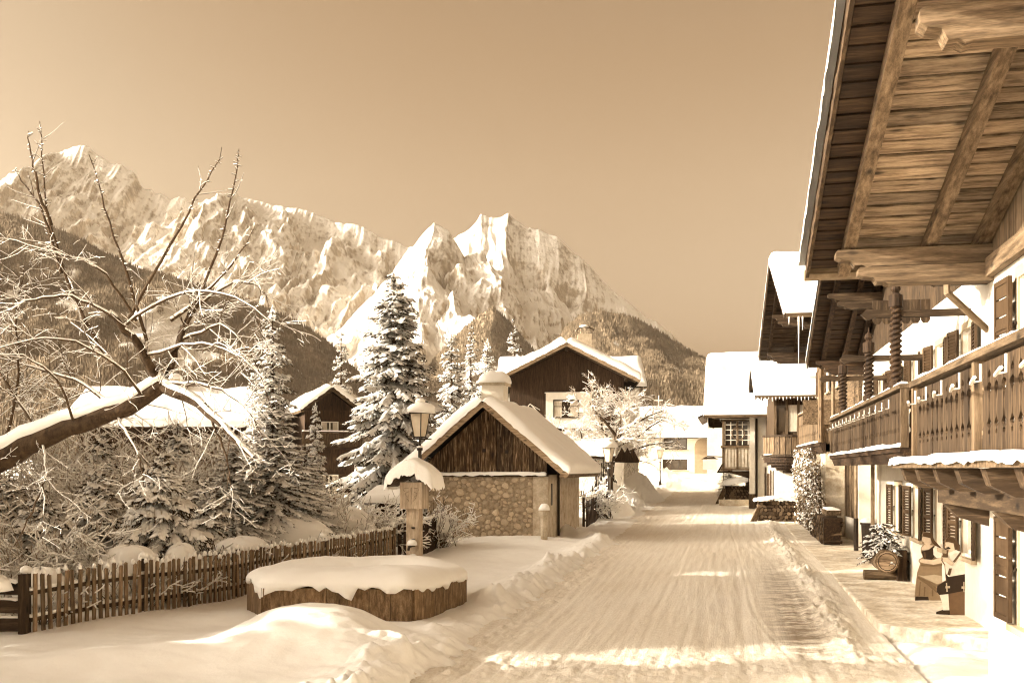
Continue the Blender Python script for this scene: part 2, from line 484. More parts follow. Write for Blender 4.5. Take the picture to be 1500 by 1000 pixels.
rz = rz + rub * 0.10 * np.maximum(0, fbm(RX * 6, RY * 6, 4, 58))
# rough refrozen crust across the road in the sunlit strip
cr_ = np.exp(-((RY - 14.4) / 1.1) ** 2)
rz = rz + cr_ * (0.07 * np.maximum(0, fbm(RT * 3.2, RS * 5.5, 4, 59)) + 0.03 * fbm(RT * 12, RS * 14, 2, 60))
road_o = obj('road', grid_mesh('road', np.stack([RT, RS, rz], -1), ROADM), rot=(0, 0, -ALPHA))
tag(road_o, kind='structure')

# ---- pavement slab along the houses on the right
PAVE = mat('snow_dusted_concrete', (0.84, 0.78, 0.67), (0.34, 0.255, 0.16), (0.62, 0.53, 0.40), scale=1.7, rough=0.8, bump=0.5, bdist=0.02, lo=0.38, hi=0.75, grit=0.25, rand=False)
pv = MB()
poly = [(2.52, 18.25), (4.4, 16.55), (9.5, 16.0), (9.5, 52), (2.6, 52)]
ps = np.exp(np.arange(math.log(16.0), math.log(52), 0.012)); pt = np.linspace(2.45, 6.0, 46)
PS, PT = np.meshgrid(ps, pt, indexing='ij')
edge = 18.25 - (PT - 2.52) * 0.9
PS2 = np.maximum(PS, edge)
PT2 = np.maximum(PT, 2.52 + 0.03 * vnoise(PS * 0.8, PS * 0, 70))
PZ = 0.008 * fbm(PT2 * 2, PS2 * 1.2, 4, 71) + 0.004 + 0.03 * np.maximum(0, fbm(PT2 * 1.2 + 9, PS2 * 1.1, 4, 72) - 0.12)
PY = PS2 * CA - PT2 * SA
PZ = PZ + np.clip((PY - 42.0) * 0.02, 0, 1.3)
skirt = (PS <= edge + 1e-6) | (PT <= 2.52)
PZ = np.where(PS < edge - 0.12, -0.3, PZ)
PZ[:, 0] = -0.3
pave_o = obj('pavement', grid_mesh('pavement', np.stack([PT2, PS2, PZ], -1), PAVE, smooth=False), rot=(0, 0, -ALPHA))
tag(pave_o, kind='structure')

# ---- valley floor out to the mountains
vy = np.concatenate([np.linspace(-160, 60, 12), np.geomspace(70, 9200, 40)]); vx = np.concatenate([-np.geomspace(9000, 30, 30), [0], np.geomspace(30, 9000, 30)])
VY, VX = np.meshgrid(vy, vx, indexing='ij')
VZ = -0.45 + np.clip((VY - 42) * 0.02, 0, 1.3) * 0.9 + np.clip((VY - 400) * 0.004, 0, 30)
valley = obj('valley_ground', grid_mesh('valley_ground', np.stack([VX, VY, VZ], -1), SNOW))
tag(valley, kind='structure')

# ---- mountains
def mountain_mat(name, snow_lo=0.42, snow_hi=0.72, nscale=0.004, fine=0.03):
    m = bpy.data.materials.new(name); m.use_nodes = True
    n, l = m.node_tree.nodes, m.node_tree.links
    b = n['Principled BSDF']; b.inputs['Roughness'].default_value = 0.9; b.inputs['Specular IOR Level'].default_value = 0.1
    g = n.new('ShaderNodeNewGeometry')
    sx = n.new('ShaderNodeSeparateXYZ'); l.new(g.outputs['Normal'], sx.inputs[0])
    def noise(scale, det, st=(1, 1, 1)):
        mp = n.new('ShaderNodeMapping'); mp.inputs['Scale'].default_value = st; l.new(g.outputs['Position'], mp.inputs[0])
        t = n.new('ShaderNodeTexNoise'); t.inputs['Scale'].default_value = scale; t.inputs['Detail'].default_value = det; t.inputs['Roughness'].default_value = 0.68
        l.new(mp.outputs[0], t.inputs['Vector']); return t.outputs['Fac']
    n1 = noise(nscale, 9); n2 = noise(fine, 6, (1, 1, 0.45)); n3 = noise(fine * 0.35, 7, (1.0, 1.0, 2.2))
    def mth(op, a, b_):
        k = n.new('ShaderNodeMath'); k.operation = op
        for i, q in enumerate((a, b_)):
            if isinstance(q, (int, float)): k.inputs[i].default_value = q
            else: l.new(q, k.inputs[i])
        return k.outputs[0]
    f = mth('ADD', sx.outputs[2], mth('ADD', mth('MULTIPLY', mth('SUBTRACT', n1, 0.5), 0.9), mth('ADD', mth('MULTIPLY', mth('SUBTRACT', n2, 0.5), 0.75), mth('MULTIPLY', mth('SUBTRACT', n3, 0.5), 0.6))))
    k = n.new('ShaderNodeMapRange'); k.interpolation_type = 'SMOOTHSTEP'; k.inputs[1].default_value = snow_lo; k.inputs[2].default_value = snow_hi; l.new(f, k.inputs[0])
    rk = n.new('ShaderNodeValToRGB'); l.new(n2, rk.inputs[0])
    rk.color_ramp.elements[0].position = 0.3; rk.color_ramp.elements[0].color = (0.26, 0.20, 0.138, 1)
    rk.color_ramp.elements[1].position = 0.7; rk.color_ramp.elements[1].color = (0.60, 0.50, 0.375, 1)
    mx = n.new('ShaderNodeMix'); mx.data_type = 'RGBA'; l.new(k.outputs[0], mx.inputs[0]); l.new(rk.outputs[0], mx.inputs[6]); mx.inputs[7].default_value = (0.91, 0.875, 0.81, 1)
    at_ = n.new('ShaderNodeAttribute'); at_.attribute_name = 'forest'
    mf = n.new('ShaderNodeMix'); mf.data_type = 'RGBA'
    l.new(at_.outputs['Fac'], mf.inputs[0])
    fr = n.new('ShaderNodeValToRGB'); l.new(n2, fr.inputs[0])
    fr.color_ramp.elements[0].position = 0.35; fr.color_ramp.elements[0].color = (0.14, 0.10, 0.06, 1)
    fr.color_ramp.elements[1].position = 0.75; fr.color_ramp.elements[1].color = (0.42, 0.34, 0.24, 1)
    l.new(mx.outputs[2], mf.inputs[6]); l.new(fr.outputs[0], mf.inputs[7])
    l.new(mf.outputs[2], b.inputs['Base Color'])
    bp = n.new('ShaderNodeBump'); bp.inputs['Strength'].default_value = 0.8; bp.inputs['Distance'].default_value = 26.0
    l.new(n2, bp.inputs['Height']); l.new(bp.outputs[0], b.inputs['Normal'])
    return m
MTN = mountain_mat('alpine_rock_and_snow', 0.30, 0.64)
FORESTM = mat('forest_spruces', (0.10, 0.07, 0.04), (0.26, 0.195, 0.125), scale=0.02, rough=0.9, bump=0, world=True, rand=False, shade_rand=0)
forest_pts = []
def mountain(name, prof, Yc, run, nu, nv, amp, p=1.3, forest=None, seed=1, back=0.35, jag=0.0, gully=1.0, tree_n=0, tilt=0.0, facet=0.0):
    xs = np.array([a for a, _ in prof], float); ys = np.array([b for _, b in prof], float)
    ux = np.linspace(xs[0], xs[-1], nu)
    yy = np.interp(ux, xs, ys)
    zc = EYE + (HZ - yy) / F * Yc
    Xc = (ux - 750) / F * Yc
    zc = zc + jag * (ridged(Xc / 260, Xc * 0, 5, seed + 60) - 0.5)
    vf = np.concatenate([np.linspace(-back, 0, 24)[:-1], np.linspace(0, 1, nv) ** 1.05])
    V, XC = np.meshgrid(vf, Xc, indexing='ij'); ZC = np.broadcast_to(zc, V.shape)
    foot = 18.0
    va = np.abs(V)
    sh = np.where(V >= 0, (1 - va) ** p, 1 - va * 1.2)
    Yw = Yc - run * V
    env = np.clip(va * 11, 0, 1) * np.clip((1 - va) * 2.2, 0, 1)
    warp = 220 * fbm(XC / 900, V * 2.2, 4, seed + 30)
    g1 = ridged((XC + warp) / (900 * gully) + V * tilt, V * 0.9 + seed, 5, seed) - 0.55
    g2 = ridged((XC + warp * 0.6) / 330 + V * tilt * 2, V * 4.2, 5, seed + 5) - 0.55
    g3 = fbm(XC / 90, V * 22, 4, seed + 9)
    g4 = ridged((XC + warp * 0.3) / 130 + V * tilt * 3, V * 9, 4, seed + 7) - 0.55
    Z = foot + (ZC - foot) * sh + env * (amp * g1 + amp * 0.5 * g2 + amp * 0.24 * g4 + amp * 0.16 * g3)
    if facet:
        Z = Z + env * facet * np.abs(((XC / 520 + 0.4 * fbm(XC / 700, V * 3, 3, seed + 44)) % 1.0) - 0.5)
    Xw = XC + env * 60 * fbm(XC / 300, V * 7, 3, seed + 15)
    Z = np.maximum(Z, -60)
    P = np.stack([Xw, Yw, Z], -1)
    me = grid_mesh(name, P, MTN, smooth=True)
    at_ = me.attributes.new('forest', 'FLOAT', 'POINT')
    fo = np.zeros(V.shape)
    if forest is not None:
        fo = np.clip(forest(P, V), 0, 1)
    at_.data.foreach_set('value', fo.ravel().astype(np.float32))
    o = obj(name, me); tag(o, kind='structure')
    if tree_n:
        rg = np.random.RandomState(seed + 100)
        front = V[:-1, :-1] >= -0.02
        cand = np.argwhere((fo[:-1, :-1] > 0.45) & front)
        if len(cand):
            a = P[1:, :-1] - P[:-1, :-1]; b = P[:-1, 1:] - P[:-1, :-1]
            ar = np.linalg.norm(np.cross(a, b), axis=-1)[cand[:, 0], cand[:, 1]]
            w = ar * fo[:-1, :-1][cand[:, 0], cand[:, 1]]
            pick = cand[rg.choice(len(cand), tree_n, p=w / w.sum())]
            fu = rg.rand(tree_n, 1); fv = rg.rand(tree_n, 1)
            i, j = pick[:, 0], pick[:, 1]
            q = P[i, j] * (1 - fu) * (1 - fv) + P[i + 1, j] * fu * (1 - fv) + P[i, j + 1] * (1 - fu) * fv + P[i + 1, j + 1] * fu * fv
            forest_pts.append(q)
    return o
bigP = [(-160, 300), (-60, 285), (0, 262), (40, 245), (75, 228), (100, 217), (125, 208), (140, 219), (160, 233), (185, 245), (200, 252), (208, 268), (230, 281), (250, 291), (262, 285), (275, 292),
        (300, 290), (325, 283), (345, 287), (375, 292), (400, 297), (425, 302), (440, 299), (455, 306), (480, 318), (505, 328), (525, 327), (540, 335), (555, 345), (575, 346), (590, 352), (640, 372), (700, 400), (800, 470)]
mountain('mountain', bigP, 7200, 3600, 900, 300, 330, p=1.15, seed=3, jag=60, tilt=0.8)
waxP = [(560, 440), (600, 400), (650, 352), (668, 343), (690, 325), (705, 310), (715, 315), (730, 308), (745, 306), (760, 315), (775, 330), (795, 335), (815, 340), (830, 355), (850, 380), (880, 405), (910, 430), (940, 455), (970, 475), (990, 492), (1010, 508), (1025, 520), (1043, 530), (1058, 552), (1090, 588), (1140, 620), (1240, 660)]
mountain('mountain', waxP, 5700, 2600, 760, 300, 240, p=1.2, seed=8, jag=55, tilt=-0.6)
kleinP = [(430, 545), (480, 500), (520, 462), (545, 436), (566, 408), (585, 380), (605, 356), (620, 336), (636, 319), (648, 325), (658, 331), (670, 352), (690, 388), (720, 425), (760, 462), (800, 500), (850, 545)]
mountain('mountain', kleinP, 5200, 2100, 560, 260, 170, p=1.1, seed=15, jag=40, gully=0.7)
def f_all(P, V):
    n = fbm(P[..., 0] / 160, P[..., 1] / 160, 5, 77) + 0.7 * ridged(P[..., 0] / 420, P[..., 1] / 900, 3, 79) - 0.25
    return sstep(-0.42, -0.30, n + 0.9 * np.exp(-np.abs(V) / 0.10))
leftP = [(-420, 250), (-200, 275), (-60, 296), (0, 312), (60, 326), (110, 345), (150, 368), (200, 392), (250, 405), (300, 420), (350, 436), (400, 455), (440, 474), (480, 500), (520, 540), (560, 585), (620, 640), (680, 668)]
mountain('forest_hill', leftP, 3300, 1700, 420, 90, 90, p=1.0, seed=21, forest=f_all, tree_n=60000, gully=0.5)
midP = [(560, 640), (600, 575), (640, 520), (680, 480), (705, 460), (722, 449), (745, 470), (770, 500), (800, 530), (830, 560), (860, 590), (900, 630)]
mountain('forest_hill', midP, 4000, 1300, 240, 80, 60, p=1.0, seed=27, forest=f_all, tree_n=22000, gully=0.5)
rightP = [(720, 640), (760, 580), (800, 520), (830, 478), (850, 462), (880, 455), (920, 462), (960, 482), (1000, 507), (1025, 522), (1043, 532), (1060, 556), (1090, 592), (1140, 625), (1240, 662)]
mountain('forest_hill', rightP, 3700, 1600, 340, 100, 90, p=0.95, seed=33, forest=f_all, tree_n=52000, gully=0.55)
# far-off spruce forest, read as one mass
q = np.concatenate(forest_pts)
rg = np.random.RandomState(4)
nt = len(q); K = 5
hh = rg.uniform(7, 16, nt); rr = hh * rg.uniform(0.16, 0.24, nt)
ang = (np.arange(K) / K * 2 * np.pi)[None, :] + rg.rand(nt, 1) * 6
ring = np.stack([q[:, None, 0] + rr[:, None] * np.cos(ang), q[:, None, 1] + rr[:, None] * np.sin(ang), np.repeat((q[:, 2] - 3)[:, None], K, 1)], -1)
apex = q + np.stack([np.zeros(nt), np.zeros(nt), hh], -1)
fv = np.concatenate([ring, apex[:, None, :]], 1).reshape(-1, 3)
bse = np.arange(nt)[:, None] * (K + 1)
ff = np.concatenate([np.stack([bse[:, 0] + k, bse[:, 0] + (k + 1) % K, bse[:, 0] + K], -1) for k in range(K)])
fo_ = obj('distant_forest', mesh_np('distant_forest', fv, ff, FORESTM))
tag(fo_, 'dark spruce forest covering the lower mountain slopes', 'forest', kind='stuff')

# ---- thin haze over the valley
hz = MB().box((-9500, -700, -75), (9500, 9400, 2620)).build('haze', None)
hm = bpy.data.materials.new('thin_winter_haze'); hm.use_nodes = True
hn, hl = hm.node_tree.nodes, hm.node_tree.links
hn.clear()
pvn = hn.new('ShaderNodeVolumePrincipled'); pvn.inputs['Color'].default_value = (0.98, 0.86, 0.68, 1); pvn.inputs['Density'].default_value = 1.1e-5; pvn.inputs['Anisotropy'].default_value = 0.1
ho = hn.new('ShaderNodeOutputMaterial'); hl.new(pvn.outputs[0], ho.inputs['Volume'])
hz.data.materials.append(hm)
tag(hz, 'thin pale winter haze over the valley', 'haze', kind='stuff')
# ================================================================== shared builders
def snow_slab(name, o, U, V, th, parent=None, nu=40, nv=24, seed=1, rnd=0.25, over=0.06, wave=0.25, matl=None, drip=0.04, lump=0.8):
    """snow lying on a plane: o corner, U and V edge vectors; rounded, lumpy, with a ragged overhang"""
    o = Vector(o); U = Vector(U); V = Vector(V)
    lu, lv = U.length, V.length
    un, vn = U / lu, V / lv
    N = un.cross(vn)
    if N.z < 0: N = -N
    N.normalize()
    lu += 2 * over; lv += 2 * over
    o = o - un * over - vn * over
    a = np.linspace(0, 1, nu); b = np.linspace(0, 1, nv)
    a = 0.5 - 0.5 * np.cos(np.pi * a) * (0.35 + 0.65 * np.abs(np.cos(np.pi * a))) if nu > 6 else a
    b = 0.5 - 0.5 * np.cos(np.pi * b) * (0.35 + 0.65 * np.abs(np.cos(np.pi * b))) if nv > 6 else b
    A, B = np.meshgrid(a * lu, b * lv, indexing='ij')
    d = np.minimum(np.minimum(A, lu - A), np.minimum(B, lv - B))
    q = np.clip(1 - d / rnd, 0, 1)
    h = th * np.sqrt(np.clip(1 - q * q, 0, 1))
    h = h * (1 + wave * fbm(A * lump + seed * 3.1, B * lump, 3, seed)) + 0.02 * fbm(A * 3, B * 3, 3, seed + 3) * (q < 1)
    w = drip * vnoise(A * 7 + B * 7, A * 0 + seed, seed)
    edge = (d <= 1e-9)
    base = np.where(edge, -0.03 + np.minimum(w, 0.01), 0)
    P = (np.array(o)[None, None] + A[..., None] * np.array(un) + B[..., None] * np.array(vn) + (h + base)[..., None] * np.array(N))
    if abs(N.z) < 0.999:
        pass
    me = grid_mesh(name, P, matl or SNOW, True)
    # make sure faces point up
    if un.cross(vn).z > 0:
        me.flip_normals()
    ob = obj(name, me, parent)
    return ob
def snow_dome(name, parent, loc, rx, ry, h, seed=1, n=20, m=9, droop=0.0, matl=None, rough=0.12):
    """lumpy cap of snow, flat below"""
    th = np.linspace(0, 2 * np.pi, n, endpoint=False); ph = np.linspace(0, np.pi / 2, m)
    vs = []; fs = []
    for j, p in enumerate(ph):
        for i, t in enumerate(th):
            k = 1 + rough * float(vnoise(np.array(math.cos(t) * 1.7 + seed * 5.3), np.array(math.sin(t) * 1.7 + p), seed))
            r = math.cos(p) ** 0.75
            z = h * math.sin(p) ** 0.9 * k
            if j == 0: z -= droop * (0.6 + 0.6 * float(vnoise(np.array(t * 3.0), np.array(seed * 1.0), seed + 2)))
            vs.append((rx * r * math.cos(t) * k, ry * r * math.sin(t) * k, z))
    for j in range(m - 1):
        for i in range(n):
            i2 = (i + 1) % n
            fs.append((j * n + i, j * n + i2, (j + 1) * n + i2, (j + 1) * n + i))
    fs.append(tuple(range(n))[::-1])
    fs.append(tuple((m - 1) * n + i for i in range(n)))
    return obj(name, mesh_np(name, vs, fs, matl or SNOW, True), parent, loc)
def holed_wall(u0, u1, z0, z1, holes, depth=0.16, top=None):
    """vertical wall in (u,z); returns verts in (u, w, z) with w=0 the face and w>0 into the wall"""
    mb = MB()
    us = sorted(set([u0, u1] + [h[0] for h in holes] + [h[1] for h in holes]))
    zs = sorted(set([z0, z1] + [h[2] for h in holes] + [h[3] for h in holes]))
    us = [u for u in us if u0 <= u <= u1]; zs = [z for z in zs if z0 <= z <= z1]
    for i in range(len(us) - 1):
        for j in range(len(zs) - 1):
            cu, cz = (us[i] + us[i + 1]) / 2, (zs[j] + zs[j + 1]) / 2
            if any(h[0] < cu < h[1] and h[2] < cz < h[3] for h in holes): continue
            mb.add([(us[i], 0, zs[j]), (us[i + 1], 0, zs[j]), (us[i + 1], 0, zs[j + 1]), (us[i], 0, zs[j + 1])], [(0, 1, 2, 3)])
    for a, b, c, d in holes:
        mb.add([(a, 0, c), (b, 0, c), (b, 0, d), (a, 0, d), (a, depth, c), (b, depth, c), (b, depth, d), (a, depth, d)],
               [(0, 1, 5, 4), (1, 2, 6, 5), (2, 3, 7, 6), (3, 0, 4, 7)])
    return mb
def remap(mb, fn):
    mb.v = [tuple(fn(*p)) for p in mb.v]
    return mb
def louvre_shutter(w, h, slats=True, th=0.045):
    """panel in x (0..w), z (0..h), thickness along y"""
    m = MB(); f = 0.06
    m.box((0, 0, 0), (f, th, h)); m.box((w - f, 0, 0), (w, th, h))
    for z in (0, h / 2 - f / 2, h - f): m.box((f, 0, z), (w - f, th, z + f))
    if slats:
        for a, b in ((f, h / 2 - f / 2), (h / 2 + f / 2, h - f)):
            k = max(3, int((b - a) / 0.06))
            for i in range(k):
                z = a + (i + 0.5) * (b - a) / k
                m.add([(f, 0.004, z - 0.025), (w - f, 0.004, z - 0.025), (w - f, th - 0.004, z + 0.022), (f, th - 0.004, z + 0.022),
                       (f, 0.004, z - 0.015), (w - f, 0.004, z - 0.015), (w - f, th - 0.004, z + 0.032), (f, th - 0.004, z + 0.032)],
                      [(0, 1, 2, 3), (7, 6, 5, 4), (0, 4, 5, 1), (2, 6, 7, 3), (1, 5, 6, 2), (3, 7, 4, 0)])
    else:
        for i in range(5):
            z0 = f + i * (h - f) / 5
            m.box((f, 0.012, z0), (w - f, th - 0.01, z0 + (h - f) / 5 - 0.02))
    return m
_shut = {}
def shutter_me(w, h, slats):
    k = (round(w, 2), round(h, 2), slats)
    if k not in _shut: _shut[k] = louvre_shutter(w, h, slats).mesh('shutter', SHUT)
    return _shut[k]
def window(parent, place, u0, u1, z0, z1, depth=0.14, shutters=True, slats=True, surround=True, bars=True, matf=None, curtain=True, ajar=0.06, sill=True, mull=1):
    """place(u,w,z)->local coordinates: u along the wall, w outwards (negative is into the wall)"""
    def P(mb): return remap(mb, place)
    w = u1 - u0; h = z1 - z0; fr = 0.06
    m = MB()
    m.box((u0, -depth + 0.012, z0), (u0 + fr, -depth + 0.07, z1)); m.box((u1 - fr, -depth + 0.012, z0), (u1, -depth + 0.07, z1))
    m.box((u0 + fr, -depth + 0.012, z0), (u1 - fr, -depth + 0.07, z0 + fr)); m.box((u0 + fr, -depth + 0.012, z1 - fr), (u1 - fr, -depth + 0.07, z1))
    if bars:
        for k in range(1, mull + 1):
            c = u0 + w * k / (mull + 1)
            m.box((c - fr * 0.5, -depth + 0.012, z0 + fr), (c + fr * 0.5, -depth + 0.062, z1 - fr))
        c = (u0 + u1) / 2
        m.box((u0 + fr, -depth + 0.012, z0 + h * 0.62), (c - fr * 0.5 - 0.002, -depth + 0.055, z0 + h * 0.62 + 0.035))
        m.box((c + fr * 0.5 + 0.002, -depth + 0.012, z0 + h * 0.62), (u1 - fr, -depth + 0.055, z0 + h * 0.62 + 0.035))
    win = P(m).build('window', matf or WHITEP, parent)
    g = MB().box((u0 + 0.02, -depth - 0.012, z0 + 0.02), (u1 - 0.02, -depth + 0.02, z1 - 0.02))
    P(g).build('pane', GLASS, win)
    if curtain:
        for a, b in ((u0 + 0.05, u0 + w * 0.33), (u1 - w * 0.33, u1 - 0.05)):
            P(MB().box((a, -depth + 0.021, z0 + 0.07), (b, -depth + 0.028, z1 - 0.07))).build('curtain', CURTAIN, win)
    if surround:
        s = MB(); q = 0.13
        s.box((u0 - q, 0.003, z0 - 0.05), (u0, 0.022, z1 + q)); s.box((u1, 0.003, z0 - 0.05), (u1 + q, 0.022, z1 + q)); s.box((u0, 0.003, z1), (u1, 0.022, z1 + q))
        P(s).build('surround', TRIMP, parent)
    if sill:
        P(MB().box((u0 - 0.16, 0.004, z0 - 0.12), (u1 + 0.16, 0.10, z0 - 0.05))).build('sill', TRIMP, parent)
    if shutters:
        sw = w / 2
        for sgn, uu in ((-1, u0 - 0.02), (1, u1 + 0.02)):
            me = shutter_me(sw, h + 0.06, slats)
            o = bpy.data.objects.new('shutter', me); link(o, parent)
            p0 = Vector(place(uu, 0.07, z0 - 0.03)); pu = Vector(place(uu + sgn, 0.07, z0 - 0.03)); pw = Vector(place(uu, 1.07, z0 - 0.03))
            ux = (pu - p0).normalized(); wy = (pw - p0).normalized()
            aj = ajar * (0.6 + random.random() * 1.6)
            ux2 = ux * math.cos(aj) + wy * math.sin(aj)
            uy2 = Vector((0, 0, 1)).cross(ux2)
            mt = Matrix((ux2, uy2, Vector((0, 0, 1)))).transposed().to_4x4()
            mt.translation = p0
            o.matrix_local = mt
            # strap hinge and stay
            hb = MB().box((u0 - 0.09 if sgn < 0 else u1 + 0.01, 0.025, z0 + h * 0.5), (u0 - 0.01 if sgn < 0 else u1 + 0.09, 0.05, z0 + h * 0.5 + 0.03))
            P(hb).build('shutter_stay', BLACKM, o if False else parent)
    return win
def board_profile(w, h, kind):
    """sawn balcony board outline (x, z), cut-outs appear where two boards meet"""
    a = w / 2
    if kind == 'fancy':
        half = [(a, 0), (a, 0.17), (a * 0.72, 0.19), (a * 0.72, 0.22), (a, 0.24), (a * 0.55, 0.27), (a * 0.42, 0.30), (a * 0.85, 0.36), (a * 0.97, 0.45), (a * 0.97, 0.53), (a * 0.80, 0.62),
                (a * 0.52, 0.67), (a * 0.46, 0.70), (a * 0.55, 0.735), (a * 0.95, 0.76), (a * 0.95, 0.80), (a * 0.60, 0.83), (a * 0.68, 0.865), (a, 0.90), (a, 1.0)]
    else:
        half = [(a, 0), (a, 0.22), (a * 0.6, 0.26), (a * 0.6, 0.31), (a * 0.95, 0.35), (a * 0.95, 0.58), (a * 0.6, 0.62), (a * 0.6, 0.67), (a * 0.95, 0.71), (a, 1.0)]
    r = [(x, z * h) for x, z in half]
    return r + [(-x, z) for x, z in reversed(r)]
def purlin_profile(L, h):
    """carved beam head at x=0, beam runs to +x; (x,z) from its top"""
    return [(0, -0.02), (0.02, 0), (L, 0), (L, -h), (0.42, -h), (0.36, -h - 0.015), (0.30, -h + 0.02), (0.22, -h + 0.015), (0.17, -h * 0.62), (0.06, -h * 0.55), (0.0, -h * 0.40)]

def gable_roof(T, t0, t1, s0, s1, ez, rz_, wall_t, planks=True, snow=0.32, seed=1, plank_w=0.26, rafters=(0.4, 1.35, 2.3), th=0.12, soffit='l', near_snow=True, far_snow=True, verge='m', pieces=True, stain=0.0, snow_kw={}):
    snow_kw = dict(dict(rnd=0.35, over=0.05), **snow_kw)
    """roof with its ridge along local x; local x in [t0,t1], local y in [s0,s1]; street verge at t0; wall face at wall_t"""
    sm = (s0 + s1) / 2
    for sgn, sa in ((1, s1), (-1, s0)):
        run = abs(sm - sa); sl = math.hypot(run, rz_ - ez); ang = math.atan2(rz_ - ez, run)
        dn = Vector((0, sgn * math.cos(ang), -math.sin(ang))); N = Vector((0, sgn * math.sin(ang), math.cos(ang)))
        top = Vector((0, sm, rz_))
        def pt(t, d, off): return top + Vector((t, 0, 0)) + dn * d + N * off
        # roof deck (over the house, behind the soffit planks)
        dk = MB(); o1 = 0.03
        vs = [pt(t, d, off) for off in (0.03, th) for t, d in ((t0, 0), (t1, 0), (t1, sl), (t0, sl))]
        dk.add(vs, [(0, 1, 2, 3), (7, 6, 5, 4), (0, 4, 5, 1), (1, 5, 6, 2), (2, 6, 7, 3), (3, 7, 4, 0)])
        rf = dk.build('roof', W['dy'], T)
        if planks:
            nP = int(sl / plank_w); pw = sl / nP
            L = wall_t - t0 + 0.05
            g = 0.02
            me = MB().box((stain, -pw / 2 + g, -0.012), (L - 0.02, pw / 2 - g, 0.012)).mesh('plank', W[('p' if soffit == 'l' else soffit) + 'x'])
            me2 = MB().box((0, -pw / 2 + g, -0.012), (stain - 0.004, pw / 2 - g, 0.012)).mesh('plank', W['dx']) if stain else None
            for i in range(nP):
                c = pt(t0 + 0.02, (i + 0.5) * pw, 0.004 + random.uniform(-0.008, 0.008))
                ro = (-sgn * ang + random.uniform(-0.035, 0.035), 0, 0)
                obj('plank', me, rf, c, ro)
                if me2: obj('plank', me2, rf, c, ro)
        rm = MB()
        for k, tt in enumerate(rafters):
            m = MB(); p = pt(t0 + tt, 0.05, -0.10); q = pt(t0 + tt, sl - 0.12, -0.10)
            m.bar(p, q, 0.14, 0.17, N).build('rafter', W[soffit + 'y'], T)
        vb = MB().bar(pt(t0 - 0.02, 0, 0.02), pt(t0 - 0.02, sl + 0.05, 0.02), 0.04, 0.24, N)
        vb.build('verge_board', W[verge + 'y'], T)
        eb = MB().bar(pt(t0 + 0.02, sl + 0.045, 0.03), pt(t1, sl + 0.045, 0.03), 0.035, 0.16, N)
        eb.build('eave_board', W['lx'], T)
        if (sgn > 0 and far_snow) or (sgn < 0 and near_snow):
            snow_slab('roof_snow', pt(t0 - 0.03, -0.02, th + 0.004), Vector((t1 - t0 + 0.05, 0, 0)), dn * (sl + 0.02), snow, T, nu=56, nv=34, seed=seed + sgn, wave=0.3, **snow_kw)
    return sm
def purlin(T, t_head, t_end, s, ztop, h=0.22, w=0.2, m='lx', double=True, step=0.26):
    pr = purlin_profile(t_end - t_head, h)
    me = MB().prism(pr, w, 'xz', -w / 2).mesh('purlin', W[m])
    obj('purlin', me, T, (t_head, s, ztop))
    if double:
        pr2 = purlin_profile(t_end - t_head - step, h)
        me2 = MB().prism(pr2, w, 'xz', -w / 2).mesh('purlin', W[m])
        obj('purlin', me2, T, (t_head + step, s, ztop - h - 0.008))
def street_wall(T, t, s0, s1, z0, z1, holes, depth_back, name='wall', m=None):
    """wall facing the street (local -x); holes in (s0,s1,z0,z1)"""
    mb = holed_wall(s0, s1, z0, z1, holes, 0.16)
    remap(mb, lambda u, w, z: (t + w, u, z))
    # flip so that faces look towards -x
    mb.f = [f[::-1] for f in mb.f]
    # ends, back
    b = len(mb.v)
    mb.add([(t, s0, z0), (t, s1, z0), (t, s1, z1), (t, s0, z1), (t + depth_back, s0, z0), (t + depth_back, s1, z0), (t + depth_back, s1, z1), (t + depth_back, s0, z1)],
           [(0, 4, 7, 3), (1, 2, 6, 5), (4, 5, 6, 7), (3, 7, 6, 2)])
    return mb.build(name, m or PLASTER, T)
def P_street(t):
    return lambda u, w, z: (t - w, u, z)
